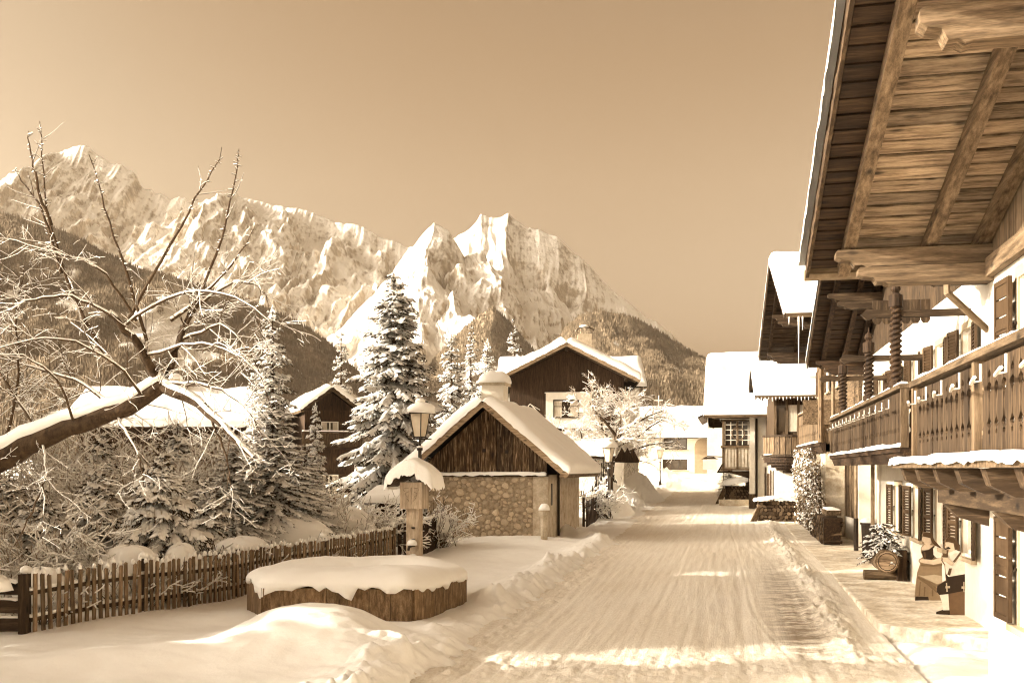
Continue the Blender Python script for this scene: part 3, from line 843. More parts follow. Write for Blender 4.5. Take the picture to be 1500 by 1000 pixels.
def balcony(T, t, s0, s1, zf, zr, wall_t, kind, bw, m='m', rail=True, hangers=True, near_end=True, far_end=True, posts=(), snowy=True, skirt=0.3):
    """balcony front along local y at x=t, floor zf, rail zr"""
    fl = MB().box((t + 0.02, s0, zf - 0.10), (wall_t, s1, zf - 0.02))
    b = fl.build('balcony', W[m + 'x'], T)
    h = zr - zf - 0.02
    me = MB().prism(board_profile(bw * 0.985, h, kind), 0.028, 'yz', -0.014).mesh('board', W[m + 'z'])
    n = int((s1 - s0) / bw); bw2 = (s1 - s0) / n
    for i in range(n):
        c = s0 + (i + 0.5) * bw2
        if any(abs(c - p) < bw2 * 0.6 for p in posts): continue
        obj('board', me, b, (t + random.uniform(-0.004, 0.004), c, zf - 0.02), (random.uniform(-.008, .008), 0, 0))
    for p in posts:
        MB().box((t - 0.05, p - 0.06, zf - 0.05), (t + 0.06, p + 0.06, zr)).build('post', W['lz'], b)
    ends = ([s0] if near_end else []) + ([s1] if far_end else [])
    me2 = MB().prism(board_profile(bw * 0.985, h, kind), 0.028, 'xz', -0.014).mesh('board', W[m + 'z'])
    for e_ in ends:
        k = int((wall_t - t) / bw)
        for i in range(k):
            obj('board', me2, b, (t + 0.08 + (i + 0.5) * (wall_t - t - 0.08) / k, e_, zf - 0.02))
        MB().box((t - 0.06, e_ - 0.065, zf - 0.06), (t + 0.065, e_ + 0.065, zr + 0.004)).build('post', W['lz'], b)
        MB().box((t - 0.02, e_ - 0.07, zr + 0.002), (wall_t, e_ + 0.07, zr + 0.07)).build('handrail', W['lx'], b)
    hr = MB().box((t - 0.09, s0 - 0.08, zr), (t + 0.09, s1 + 0.08, zr + 0.075)).build('handrail', W['ly'], b)
    MB().box((t + 0.018, s0, zr - 0.30), (t + 0.05, s1, zr - 0.22)).build('rail', W['ly'], b)
    MB().box((t + 0.018, s0, zf + 0.1), (t + 0.05, s1, zf + 0.18)).build('rail', W['ly'], b)
    # moulded skirt board under the floor
    sk = MB().prism([(t - 0.07, zf - 0.025), (t + 0.16, zf - 0.025), (t + 0.16, zf - skirt), (t + 0.06, zf - skirt), (t - 0.02, zf - skirt * 0.45), (t - 0.07, zf - skirt * 0.4)], s1 - s0 + 0.1, 'xz', s0 - 0.05)
    sk.build('skirt_board', W['dy'], b)
    if snowy:
        snow_slab('rail_snow', (t - 0.085, s0 - 0.05, zr + 0.077), (0.17, 0, 0), (0, s1 - s0 + 0.1, 0), 0.035, b, nu=6, nv=80, rnd=0.05, over=0.0, wave=0.9, seed=5, drip=0.0)
        snow_slab('ledge_snow', (t - 0.12, s0 - 0.05, zf - 0.022), (0.10, 0, 0), (0, s1 - s0 + 0.1, 0), 0.04, b, nu=6, nv=80, rnd=0.05, over=0.0, wave=0.9, seed=6, drip=0.0)
    return b
def hanger(b, t, s, z, L=0.5):
    m = MB(); m.tube([(t - 0.03, s, z + 0.10), (t - 0.03, s, z - 0.06), (t - 0.10, s, z - 0.07)], 0.012, 5)
    m.tube([(t - 0.09, s + 0.12, z - 0.075), (t - 0.22, s - L, z - 0.075)], 0.018, 5)
    return m.build('hanger', WHITEP, b)
def spiral_post(T, t, s, z0, z1, r=0.1):
    """twisted carved column with finial"""
    n, tn = 14, 120
    vs = []; fs = []
    for i in range(tn):
        f = i / (tn - 1); z = z0 + 0.12 + (z1 - z0 - 0.30) * f
        for k in range(n):
            a = 2 * math.pi * k / n
            q = 1 + 0.20 * math.cos(2 * (a - z * 2 * math.pi / 0.19 / 1.0 * 0.5 * 2))
            vs.append((t + r * q * math.cos(a), s + r * q * math.sin(a), z))
    for i in range(tn - 1):
        for k in range(n):
            k2 = (k + 1) % n
            fs.append((i * n + k, i * n + k2, (i + 1) * n + k2, (i + 1) * n + k))
    p = obj('spiral_post', mesh_np('spiral_post', vs, fs, W['dz'], True), T)
    MB().lathe([(r * 1.25, z0), (r * 1.25, z0 + 0.1), (r, z0 + 0.125)], 8, (t, s, 0)).build('post_base', W['dz'], p)
    MB().lathe([(r, z1 - 0.185), (r * 1.3, z1 - 0.17), (r * 1.3, z1 + 0.03), (r * 0.9, z1 + 0.05), (r * 0.55, z1 + 0.08), (r * 0.95, z1 + 0.14), (r * 0.75, z1 + 0.21), (r * 0.2, z1 + 0.26), (0.012, z1 + 0.36)], 10, (t, s, 0)).build('finial', W['dz'], p)
    return p
# ================================================================== HOUSES ON THE RIGHT
# ---- the near house: only its far half is in view
def near_house():
    tw, sm = 3.1, 6.95
    T = thing('chalet', 'near white chalet with wide timber eaves, carved beams and sunlit wall', 'house', SF(sm, tw, 0), -ALPHA)
    ls = lambda s: s - sm; lt = lambda t: t - tw
    holes = [(ls(10.95), ls(12.0), 1.0, 2.08), (ls(10.95), ls(12.0), 3.72, 4.72), (ls(7.6), ls(8.6), 3.72, 4.72), (ls(7.6), ls(8.6), 1.0, 2.08)]
    street_wall(T, 0, ls(0.6), ls(13.35), -0.4, 5.02, holes, 9.0)
    for i, h in enumerate(holes):
        window(T, P_street(0), *h, slats=(i % 2 == 1) and False, surround=True)
    # timber gable above the plaster
    k = 2.0 / 7.1
    za = 7.28 - 0.02
    gp = [(ls(0.62), 5.025), (ls(13.33), 5.025), (ls(13.33), za - k * (13.33 - sm)), (0, za), (ls(0.62), za - k * (sm - 0.62))]
    MB().prism(gp, 8.9, 'yz', 0.03).build('gable', W['dz'], T)
    nb = 52; w_ = 12.7 / nb
    for i in range(nb):
        a = ls(0.64) + i * w_; b = a + w_ - 0.008; c = (a + b) / 2
        if c < ls(7.5): continue
        ztop = za - k * abs(c) - 0.06
        MB().box((-0.015, a, 5.03), (0.029, b, ztop)).build('gable_board', W['lz'], T)
    MB().box((-0.10, ls(0.6), 4.93), (-0.004, ls(13.40), 5.15)).build('wall_beam', W['ly'], T)
    gable_roof(T, lt(1.05), 9.0, ls(-0.15), ls(14.05), 5.28, 7.28, -0.02, snow=0.26, seed=3, rafters=(0.42, 1.36, 2.0 - 0.05), stain=0.42, snow_kw=dict(lump=1.2, rnd=0.12, over=0.10, drip=0.10))
    zr = lambda s: 7.28 - k * abs(s - sm) - 0.20
    for s, th_ in ((13.2, 1.30), (9.12, 1.56), (6.0, 1.30), (3.4, 1.3)):
        purlin(T, lt(th_), 0.0, ls(s), zr(s), 0.21 if s > 10 else 0.30, 0.24, double=s > 10)
    # eave gutter at the far end
    g = MB().tube([(lt(1.0), ls(14.16), 5.22), (2.5, ls(14.16), 5.22)], 0.075, 8); g.build('gutter', COPPER, T)
    # balcony
    zf, zr_ = 2.84, 3.70
    b = balcony(T, lt(2.4), ls(3.0), ls(14.05), zf, zr_, -0.01, 'fancy', 0.265, 'm', near_end=False, posts=(ls(10.75), ls(7.4)), skirt=0.12, snowy=False)
    snow_slab('rail_snow', (lt(2.4) - 0.085, ls(3), zr_ + 0.078), (0.17, 0, 0), (0, 11.0, 0), 0.03, b, nu=6, nv=90, rnd=0.05, over=0, wave=0.9, seed=9, drip=0)
    for s in (13.7, 13.0, 12.1, 11.2, 10.3, 9.4, 8.6):
        hanger(b, lt(2.4) - 0.05, ls(s), zr_ - 0.17, 0.62)
    MB().box((lt(2.12), ls(3), 2.66), (-0.02, ls(14.3), 2.735)).build('ledge', W['lx'], T)
    snow_slab('ledge_snow', (lt(2.10), ls(3), 2.738), (0.30, 0, 0), (0, 11.3, 0), 0.055, T, nu=10, nv=90, rnd=0.09, over=0.02, wave=0.5, seed=12, drip=0.03)
    for s in (14.0, 13.0, 11.9, 10.8, 9.7, 8.6, 7.5):
        MB().prism([(lt(2.2), 2.655), (0, 2.655), (0, 2.40), (lt(2.45), 2.40), (lt(2.25), 2.50)], 0.2, 'xz', ls(s) - 0.1).build('joist', W['mx'], T)
    MB().box((lt(2.62), ls(3), 2.22), (lt(2.86), ls(13.9), 2.395)).build('beam', W['my'], T)
    for s in (13.4, 11.0):
        MB().prism([(lt(2.6), 2.215), (0, 2.215), (0, 1.95), (lt(2.75), 2.06)], 0.18, 'xz', ls(s) - 0.09).build('console', W['mx'], T)
    return T
near_house()

# ---- the long house behind it
def long_house():
    tw, sm = 4.2, 25.9
    T = thing('farmhouse', 'long white farmhouse with spiral balcony posts and louvred shutters', 'house', SF(sm, tw, 0), -ALPHA)
    ls = lambda s: s - sm; lt = lambda t: t - tw
    lows = [(19.05, 19.95), (21.45, 22.35), (24.0, 24.9), (26.7, 27.6)]
    ups = lows + [(29.3, 30.2)]
    holes = [(ls(a), ls(b), 1.12, 2.22) for a, b in lows]
    holes2 = [(ls(a), ls(b), 4.05, 5.15) for a, b in ups]
    street_wall(T, 0, ls(17.75), ls(30.3), -0.3, 3.0, holes, 8)
    street_wall(T, 0, ls(17.75), ls(34.2), 3.0, 6.0, holes2, 8, name='upper_wall')
    for h in holes + holes2:
        window(T, P_street(0), *h, ajar=0.10)
    # recessed rubble bay and pilaster at the far end
    MB().box((0.55, ls(30.3), -0.3), (1.2, ls(35.2), 3.0)).build('recess_wall', MORTAR, T)
    MB().box((0.0, ls(35.2), -0.3), (0.9, ls(36.3), 3.02)).build('pilaster', PLASTER, T)
    MB().box((-0.03, ls(30.3) + 0.005, -0.3), (0.5, ls(30.75), 2.98)).build('pilaster', PLASTER, T)
    k = 3.3 / 8.7; za = 9.3 - 0.02
    gp = [(ls(17.8), 6.004), (ls(34.15), 6.004), (ls(34.15), za - k * (34.15 - sm)), (0, za), (ls(17.8), za - k * (sm - 17.8))]
    MB().prism(gp, 7.8, 'yz', 0.05).build('gable', W['dz'], T)
    nb = 46; w_ = 16.3 / nb
    for i in range(nb):
        a = ls(17.82) + i * w_; c = a + w_ / 2
        MB().box((0.0, a, 6.01), (0.048, a + w_ - 0.012, za - k * abs(c) - 0.09)).build('gable_board', W['mz'], T)
    gable_roof(T, lt(2.55), 8.2, ls(17.2), ls(34.6), 6.0, 9.3, -0.03, snow=0.42, seed=8, rafters=(0.42, 1.05, 1.5), soffit='d', plank_w=0.30)
    zr = lambda s: 9.3 - k * abs(s - sm) - 0.20
    for s in (33.9, 30.0, 25.9, 21.8, 18.1):
        purlin(T, lt(2.75), 0, ls(s), zr(s), 0.22, 0.24, m='mx' if s < 33 else 'dx', double=True)
    # near eave gutter, hopper and slanting downpipe
    g = MB().tube([(lt(2.5), ls(17.05), 5.90), (2.0, ls(17.05), 5.90)], 0.085, 8); g.build('gutter', COPPER, T)
    snow_slab('gutter_snow', (lt(2.5), ls(16.98), 5.97), (3.4, 0, 0), (0, 0.14, 0), 0.05, T, nu=40, nv=6, rnd=0.05, over=0, wave=1.2, seed=3, drip=0)
    dp = MB().lathe([(0.05, -0.22), (0.07, -0.16), (0.14, 0.0), (0.15, 0.05)], 10, (lt(3.35), ls(17.05), 5.78))
    dp.tube([(lt(3.35), ls(17.05), 5.60), (lt(3.35), ls(17.06), 5.40), (lt(4.05), ls(17.5), 4.85)], 0.055, 8); dp.build('downpipe', COPPER, T)
    zf, z2 = 3.07, 4.02
    b = balcony(T, lt(2.95), ls(18.5), ls(30.8), zf, z2, -0.01, 'plain', 0.135, 'm', skirt=0.34)
    for i in range(13): hanger(b, lt(2.95) - 0.06, ls(19.6 + i * 0.85), z2 - 0.22, 0.5)
    for s, z1 in ((19.4, 5.72), (23.0, 5.30), (28.0, 5.30)):
        spiral_post(T, lt(2.95), ls(s), z2 + 0.08, z1, 0.095)
        MB().prism([(lt(2.35), z1 - 0.30), (lt(2.45), z1 - 0.20), (lt(2.8), z1 - 0.24), (0, z1 - 0.24), (0, z1 - 0.36), (lt(2.6), z1 - 0.36), (lt(2.45), z1 - 0.40)], 0.12, 'xz', ls(s) - 0.06).build('arm', W['mx'], T)
    # fretwork valance behind the first post
    for i in range(6):
        me = MB().prism([(0, 0), (0.16, 0), (0.16, -0.38), (0.12, -0.44), (0.04, -0.44), (0, -0.38)], 0.03, 'xz', 0)
        me.build('valance_board', W['mz'], T, loc=(lt(2.65) + i * 0.17, ls(20.1), 5.78))
    # downpipes by the recess
    for s, t in ((30.2, 3.98), (34.6, 4.05)):
        m = MB().tube([(lt(t), ls(s), 3.0), (lt(t), ls(s), 1.05)], 0.055, 8); d = m.build('downpipe', COPPER, T)
        MB().tube([(lt(t), ls(s), 1.05), (lt(t), ls(s), 0.0)], 0.075, 8).build('standpipe', BLACKM, d)
    return T
long_house()

# rubbish bin in the recess
bn = MB().lathe([(0.26, 0.0), (0.30, 0.95), (0.33, 0.96), (0.33, 1.02)], 10)
bo = bn.build('rubbish_bin', BLACKM, loc=SF(32.6, 4.25, 0.0)); tag(bo, 'dark rubbish bin with snowy lid in the recess of the farmhouse', 'bin')
snow_dome('lid_snow', bo, (0, 0, 1.02), 0.34, 0.34, 0.14, 3, n=12, m=5)

# ---- tall chalet with ivy
def ivy_house():
    ang = math.atan2(2.5, 14.0)
    T = thing('tall_chalet', 'tall timber chalet with ivy-covered front and deep snowy roof', 'house', (9.6, 36.0, 0), -ang)
    wt_ = 2.6
    MB().box((wt_, 0.7, -0.3), (9, 13.4, 3.5)).build('wall', PLASTER, T)
    for i in range(16):      # squared logs of the upper storeys
        z = 3.505 + i * 0.29
        MB().box((wt_ - 0.02 + random.uniform(-.012, .012), 0.65, z), (9, 13.45, z + 0.28)).build('log', W['lx' if i > 99 else 'ly'], T)
    k = 3.2 / 7.1; za = 11.18
    gp = [(0.7, 8.15), (13.4, 8.15), (13.4, za - k * (13.4 - 7.1)), (7.1, za), (0.7, za - k * 6.4)]
    MB().prism(gp, 6, 'yz', wt_ + 0.03).build('gable', W['dy'], T)
    for i in range(8):
        z = 8.16 + i * 0.34; hw = min(6.3, (za - z - 0.34) / k - 0.2)
        if hw > 0.2: MB().box((wt_ - 0.03, 7.1 - hw, z), (wt_ + 0.028, 7.1 + hw, z + 0.33)).build('log', W['my'], T)
    gable_roof(T, 0.0, 9.2, -0.1, 14.3, 8.0, 11.2, wt_ - 0.04, snow=0.55, seed=14, rafters=(0.4, 1.6), soffit='m', plank_w=0.38, snow_kw=dict(lump=0.45))
    for y in (0.9, 3.9, 7.1, 10.3, 13.3):
        purlin(T, 0.3, wt_, y, 11.2 - k * abs(y - 7.1) - 0.22, 0.26, 0.26, m='mx')
    for i in range(4):       # icicles under the near eave
        L = (0.3, 1.7, 0.5, 0.25)[i]
        MB().lathe([(0.004, -L), (0.02, -L * 0.4), (0.04, 0)], 5).build('icicle', SNOWF, T, loc=(0.12 + i * 0.23 + 0.1 * (i % 2), -0.12, 7.98))
    # ground floor bay under the balcony, carries the ivy
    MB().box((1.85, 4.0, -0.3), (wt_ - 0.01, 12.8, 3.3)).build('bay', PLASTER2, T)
    balcony(T, 1.7, 4.0, 12.6, 3.72, 5.1, wt_ - 0.02, 'plain', 0.17, 'l', skirt=0.45)
    # barred ground floor window on the near side
    for y0 in (1.0, 2.5):
        MB().box((wt_ - 0.03, y0, 0.9), (wt_ - 0.004, y0 + 1.1, 3.1)).build('window', GLASS, T)
        for q in range(4):
            MB().box((wt_ - 0.09, y0 - 0.03 + q * 0.36, 0.85), (wt_ - 0.035, y0 + 0.05 + q * 0.36, 3.15)).build('window_bar', W['lz'], T)
    # upper windows with shutters
    for y0 in (5.4, 8.4, 11.0):
        window(T, P_street(wt_ - 0.03), y0, y0 + 0.9, 6.0, 7.1, depth=0.03, bars=True, surround=False, curtain=False)
    # slender post with a bracket by the eave
    MB().tube([(1.35, 1.2, 3.6), (1.35, 1.2, 7.0)], 0.10, 8).build('post', W['lz'], T)
    MB().box((0.95, 0.95, 7.0), (1.75, 1.45, 7.1)).build('post_cap', W['lx'], T)
    MB().tube([(1.75, 1.0, 3.6), (1.75, 1.0, 6.2), (1.95, 0.6, 6.9)], 0.06, 8).build('downpipe', COPPER, T)
    MB().box((1.0, 3.9, 4.35), (wt_ - 0.03, 3.97, 5.3)).build('partition', W['ly'], T)
    return T, ang
ivyT, ivyA = ivy_house()

# ---- middle chalet with round balcony, corner house with bay, houses at the end of the street
def middle_house():
    ang = math.atan2(2.4, 12.0)
    T = thing('chalet', 'chalet with rounded timber balcony between the tall chalet and the corner house', 'house', (11.9, 50.0, 0.16), -ang)
    wt_ = 0.95
    MB().box((wt_, 0.6, -0.5), (8, 11.4, 3.2)).build('wall', PLASTER, T)
    MB().box((wt_ - 0.02, 0.58, 3.205), (8, 11.42, 6.0)).build('upper_wall', W['mz'], T)
    k = 2.1 / 6.1; za = 8.2 - 0.16
    MB().prism([(0.6, 6.005), (11.4, 6.005), (11.4, za - k * 5.3), (6.1, za), (0.6, za - k * 5.5)], 6, 'yz', wt_).build('gable', W['dy'], T)
    gable_roof(T, 0, 8.2, -0.05, 12.2, 5.95, 8.05, wt_ - 0.03, snow=0.5, seed=21, rafters=(0.3,), soffit='m', plank_w=0.5)
    for i in range(22):
        L = random.uniform(0.05, 0.22)
        MB().lathe([(0.004, -L), (0.02, -L * 0.4), (0.035, 0)], 5).build('icicle', SNOWF, T, loc=(0.1 + i * 0.17, -0.1, 5.95))
    # glazed gallery
    for i in range(4):
        MB().box((wt_ - 0.06 + i * 0.55, 0.50, 3.9), (wt_ + 0.06 + i * 0.55, 0.57, 5.9)).build('mullion', W['lz'], T)
    for i in range(3):
        MB().box((wt_ + 0.07 + i * 0.55, 0.54, 4.3), (wt_ + 0.48 + i * 0.55, 0.575, 5.6)).build('pane', CURTAIN if i else GLASS, T)
    # rounded balcony
    cx, cy, r = wt_ + 0.7, 0.55, 1.25
    m = MB(); n = 14
    ring = lambda rr: [(cx + rr * math.cos(math.pi + math.pi * i / n), cy + rr * math.sin(math.pi + math.pi * i / n)) for i in range(n + 1)]
    m.prism(ring(r + 0.10), 0.12, 'xy', 3.05); m.prism(ring(r + 0.06), 0.09, 'xy', 4.02)
    bl = m.build('balcony', W['my'], T)
    for i in range(n):
        a = math.pi + math.pi * (i + 0.5) / n
        o = MB().box((-0.015, -0.125, 0), (0.015, 0.125, 0.86)).build('board', W['lz'], bl, loc=(cx + r * math.cos(a), cy + r * math.sin(a), 3.165)); o.rotation_euler = (0, 0, a)
    m = MB(); 
    for j in range(6): m.prism(ring((r + 0.02) * math.cos(j * 0.26)), 0.13, 'xy', 3.04 - 0.13 * (j + 1))
    m.build('console', W['dy'], bl)
    s1 = snow_dome('rail_snow', bl, (cx, cy, 4.11), r + 0.1, 0.02, 0.01, 2)
    snow_slab('ledge_snow', (cx - r - 0.05, cy - r * 0.75, 3.172), (2 * r + 0.1, 0, 0), (0, r * 0.72, 0), 0.03, bl, nu=12, nv=8, rnd=0.1, over=0)
    # ground floor openings
    for y0, z0, z1, w in ((1.5, 0.6, 2.4, 0.8), (4.0, 0.9, 2.2, 0.9), (7.0, 0.9, 2.2, 0.9)):
        window(T, P_street(wt_ - 0.002), y0, y0 + w, z0, z1, depth=0.0, curtain=False, surround=False)
    return T
middle_house()
def corner_house():
    T = thing('corner_house', 'white corner house with carved bay window and hanging sign under thick roof snow', 'house', (11.0, 59.0, 0.34), -ALPHA)
    wt_ = 2.75
    MB().box((wt_, 0.9, -0.6), (10, 14.2, 5.5)).build('wall', PLASTER, T)
    k = 3.7 / 7.4; za = 8.95
    MB().prism([(0.9, 5.505), (14.2, 5.505), (14.2, za - k * 6.8), (7.4, za), (0.9, za - k * 6.5)], 6, 'yz', wt_).build('gable', W['dy'], T)
    gable_roof(T, 0.1, 10, -0.1, 14.9, 5.3, 9.0, wt_ - 0.03, snow=0.75, seed=31, rafters=(0.3, 1.5), soffit='m', plank_w=0.6, snow_kw=dict(lump=0.4))
    for y in (0.8, 4, 7.4):
        purlin(T, 0.3, wt_, y, 9.0 - k * abs(y - 7.4) - 0.25, 0.25, 0.25, m='lx', double=False)
    # carved bay window
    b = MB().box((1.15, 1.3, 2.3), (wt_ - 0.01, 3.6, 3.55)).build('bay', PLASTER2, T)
    for y in (1.3, 2.45, 3.6):
        MB().box((1.08, y - 0.06, 2.2), (1.2, y + 0.06, 5.2)).build('post', W['lz'], b)
    for x in (1.15, 1.95, 2.7):
        MB().box((x - 0.06, 1.22, 2.2), (x + 0.06, 1.295, 5.2)).build('post', W['lz'], b)
    for z in (2.2, 3.55, 5.1):
        MB().box((1.0, 1.15, z), (wt_ - 0.02, 3.75, z + 0.10)).build('ledge', W['lx'], b)
    for i in range(8):
        MB().box((1.25 + i * 0.19, 1.26, 2.4), (1.36 + i * 0.19, 1.296, 3.45)).build('baluster', WHITEP, b)
    MB().box((1.2, 1.35, 3.66), (wt_ - 0.02, 3.5, 5.08)).build('pane', GLASS, b)
    for i in range(5): MB().box((1.22 + i * 0.33, 1.27, 3.7), (1.27 + i * 0.33, 1.34, 5.05)).build('lattice_bar', WHITEP, b)
    for i in range(4): MB().box((1.22, 1.262, 3.95 + i * 0.3), (2.65, 1.30, 4.0 + i * 0.3)).build('lattice_bar', WHITEP, b)
    rg_ = [(2.0 + 0.36 * math.cos(2 * math.pi * i / 16), 1.24, 4.35 + 0.36 * math.sin(2 * math.pi * i / 16)) for i in range(17)]
    MB().tube(rg_, 0.035, 5).build('wheel_ornament', W['lx'], b)
    for i in range(5):
        MB().prism([(1.1, 2.18), (wt_ - 0.02, 2.18), (wt_ - 0.02, 1.7)], 0.12, 'xz', 1.35 + i * 0.5).build('console', W['mx'], b)
    snow_slab('bay_snow', (1.0, 1.15, 5.2), (1.7, 0, 0), (0, 2.5, 0), 0.14, b, nu=16, nv=16, rnd=0.15)
    # hanging wrought sign
    sg = MB().tube([(1.15, 2.0, 3.0), (0.2, 2.0, 3.05), (0.15, 2.0, 2.9)], 0.03, 5).build('sign_bracket', BLACKM, T)
    MB().box((-0.05, 1.97, 2.25), (0.75, 2.03, 2.85)).build('sign_board', WHITEP, sg)
    MB().prism([(-0.15, 2.87), (0.85, 2.87), (0.6, 3.0), (0.1, 3.0)], 0.1, 'xz', 1.95).build('sign_roof', W['dx'], sg)
    # white corner pipe, dark plinth
    MB().box((wt_ - 0.12, 0.62, 0.85), (wt_ + 0.18, 0.89, 5.3)).build('corner_pier', WHITEP, T)
    MB().tube([(wt_ + 0.28, 0.75, 5.2), (wt_ + 0.28, 0.75, 0.0)], 0.06, 8).build('downpipe', BLACKM, T)
    MB().box((wt_ - 0.16, 0.58, -0.5), (wt_ + 0.22, 0.895, 0.845)).build('plinth', W['mz'], T)
    MB().box((wt_ - 0.03, 1.6, 0.2), (wt_ - 0.004, 2.7, 2.1)).build('door', W['dz'], T)
    for x0 in (3.55,):
        hl_ = MB().box((x0, 0.85, 1.55), (x0 + 0.6, 0.895, 2.35)).build('window', GLASS, T)
        MB().box((x0 - 0.06, 0.83, 1.5), (x0 - 0.002, 0.896, 2.4)).build('frame', W['lz'], hl_); MB().box((x0 + 0.602, 0.83, 1.5), (x0 + 0.66, 0.896, 2.4)).build('frame', W['lz'], hl_)
    for y0 in (5.5, 8.5, 11.5):
        for z0 in (0.9, 3.6):
            window(T, P_street(wt_ - 0.002), y0, y0 + 0.9, z0, z0 + 1.2, depth=0.0, curtain=False, surround=False)
    return T
corner_house()
def plain_house(name, label, loc, rz, w, d, ez, rz_, wins, m=PLASTER, over=0.7, snow=0.4, seed=1, cross=None, depth_m='d', front='eave', chim=None, boards=None):
    """house with its ridge along local x, eave front facing local -y; local origin at the front left corner"""
    T = thing(name, label, 'house', loc, rz)
    holes = [(a, b, c, e_) for a, b, c, e_ in wins]
    mb = holed_wall(0, w, -0.8, ez, holes, 0.14)
    mb.add([(0, 0, -0.8), (w, 0, -0.8), (w, d, -0.8), (0, d, -0.8), (0, 0, ez), (w, 0, ez), (w, d, ez), (0, d, ez)], [(1, 2, 6, 5), (2, 3, 7, 6), (3, 0, 4, 7), (4, 5, 6, 7)])
    mb.build('wall', m, T)
    for h in holes:
        window(T, lambda u, w_, z: (u, -w_, z), *h, shutters=False, surround=False, bars=True, curtain=False, matf=W['dz'], mull=2 if h[1] - h[0] > 1.6 else 1)
    MB().prism([(0, ez + 0.004), (d, ez + 0.004), (d / 2, rz_ - 0.1)], w, 'yz', 0).build('gable', m, T)
    sl = math.hypot(d / 2 + over, (rz_ - ez) * (1 + over / (d / 2)))
    ang = math.atan2(rz_ - ez, d / 2)
    for sg in (-1, 1):
        dn = Vector((0, sg * math.cos(ang), -math.sin(ang))); N = Vector((0, sg * math.sin(ang), math.cos(ang))); top = Vector((0, d / 2, rz_))
        vs = [top + Vector((t, 0, 0)) + dn * q + N * o for o in (0.0, 0.14) for t, q in ((-over, 0), (w + over, 0), (w + over, sl), (-over, sl))]
        MB().add(vs, [(0, 1, 2, 3), (7, 6, 5, 4), (0, 4, 5, 1), (1, 5, 6, 2), (2, 6, 7, 3), (3, 7, 4, 0)]).build('roof', W['dx'], T)
        snow_slab('roof_snow', top + Vector((-over, 0, 0)) + N * 0.145, Vector((w + 2 * over, 0, 0)), dn * sl, snow, T, nu=40, nv=24, seed=seed + sg, rnd=0.35, over=0.04)
    if cross:
        c = MB().box((cross - 0.05, d / 2 - 0.05, rz_ + 0.3), (cross + 0.05, d / 2 + 0.05, rz_ + 1.6)); c.box((cross - 0.45, d / 2 - 0.055, rz_ + 1.05), (cross + 0.45, d / 2 + 0.045, rz_ + 1.15)); c.build('roof_cross', WHITEP, T)
    if chim:
        for cx in chim:
            c = MB().box((cx, d * 0.35, rz_ - 0.9), (cx + 0.7, d * 0.35 + 0.7, rz_ + 0.9)).build('chimney', PLASTER2, T)
            snow_dome('chimney_snow', c, (cx + 0.35, d * 0.35 + 0.35, rz_ + 0.9), 0.46, 0.46, 0.35, 3, n=12, m=5)
    return T
E = plain_house('town_house', 'low white house with long dark windows closing the end of the street', (13.1, 100, 1.2), R(-2), 6.4, 9, 4.75, 7.3,
                [(1.6, 4.0, 3.3, 4.4), (1.6, 4.0, 1.3, 2.35)], seed=41, snow=0.6, cross=1.7)
MB().prism([(4.7, 1.0)] + [(4.7 + 1.6 * (0.5 - 0.5 * math.cos(math.pi * i / 10)), 3.6 + 0.8 * math.sin(math.pi * i / 10)) for i in range(11)] + [(6.3, 1.0)], 0.03, 'xz', -0.035).build('niche', TRIMP, E)
plain_house('white_house', 'plain sunlit white house just beyond the corner house', (18.9, 98, 1.0), R(-90) - ALPHA, 12, 8, 6.2, 8.2, [], seed=44)
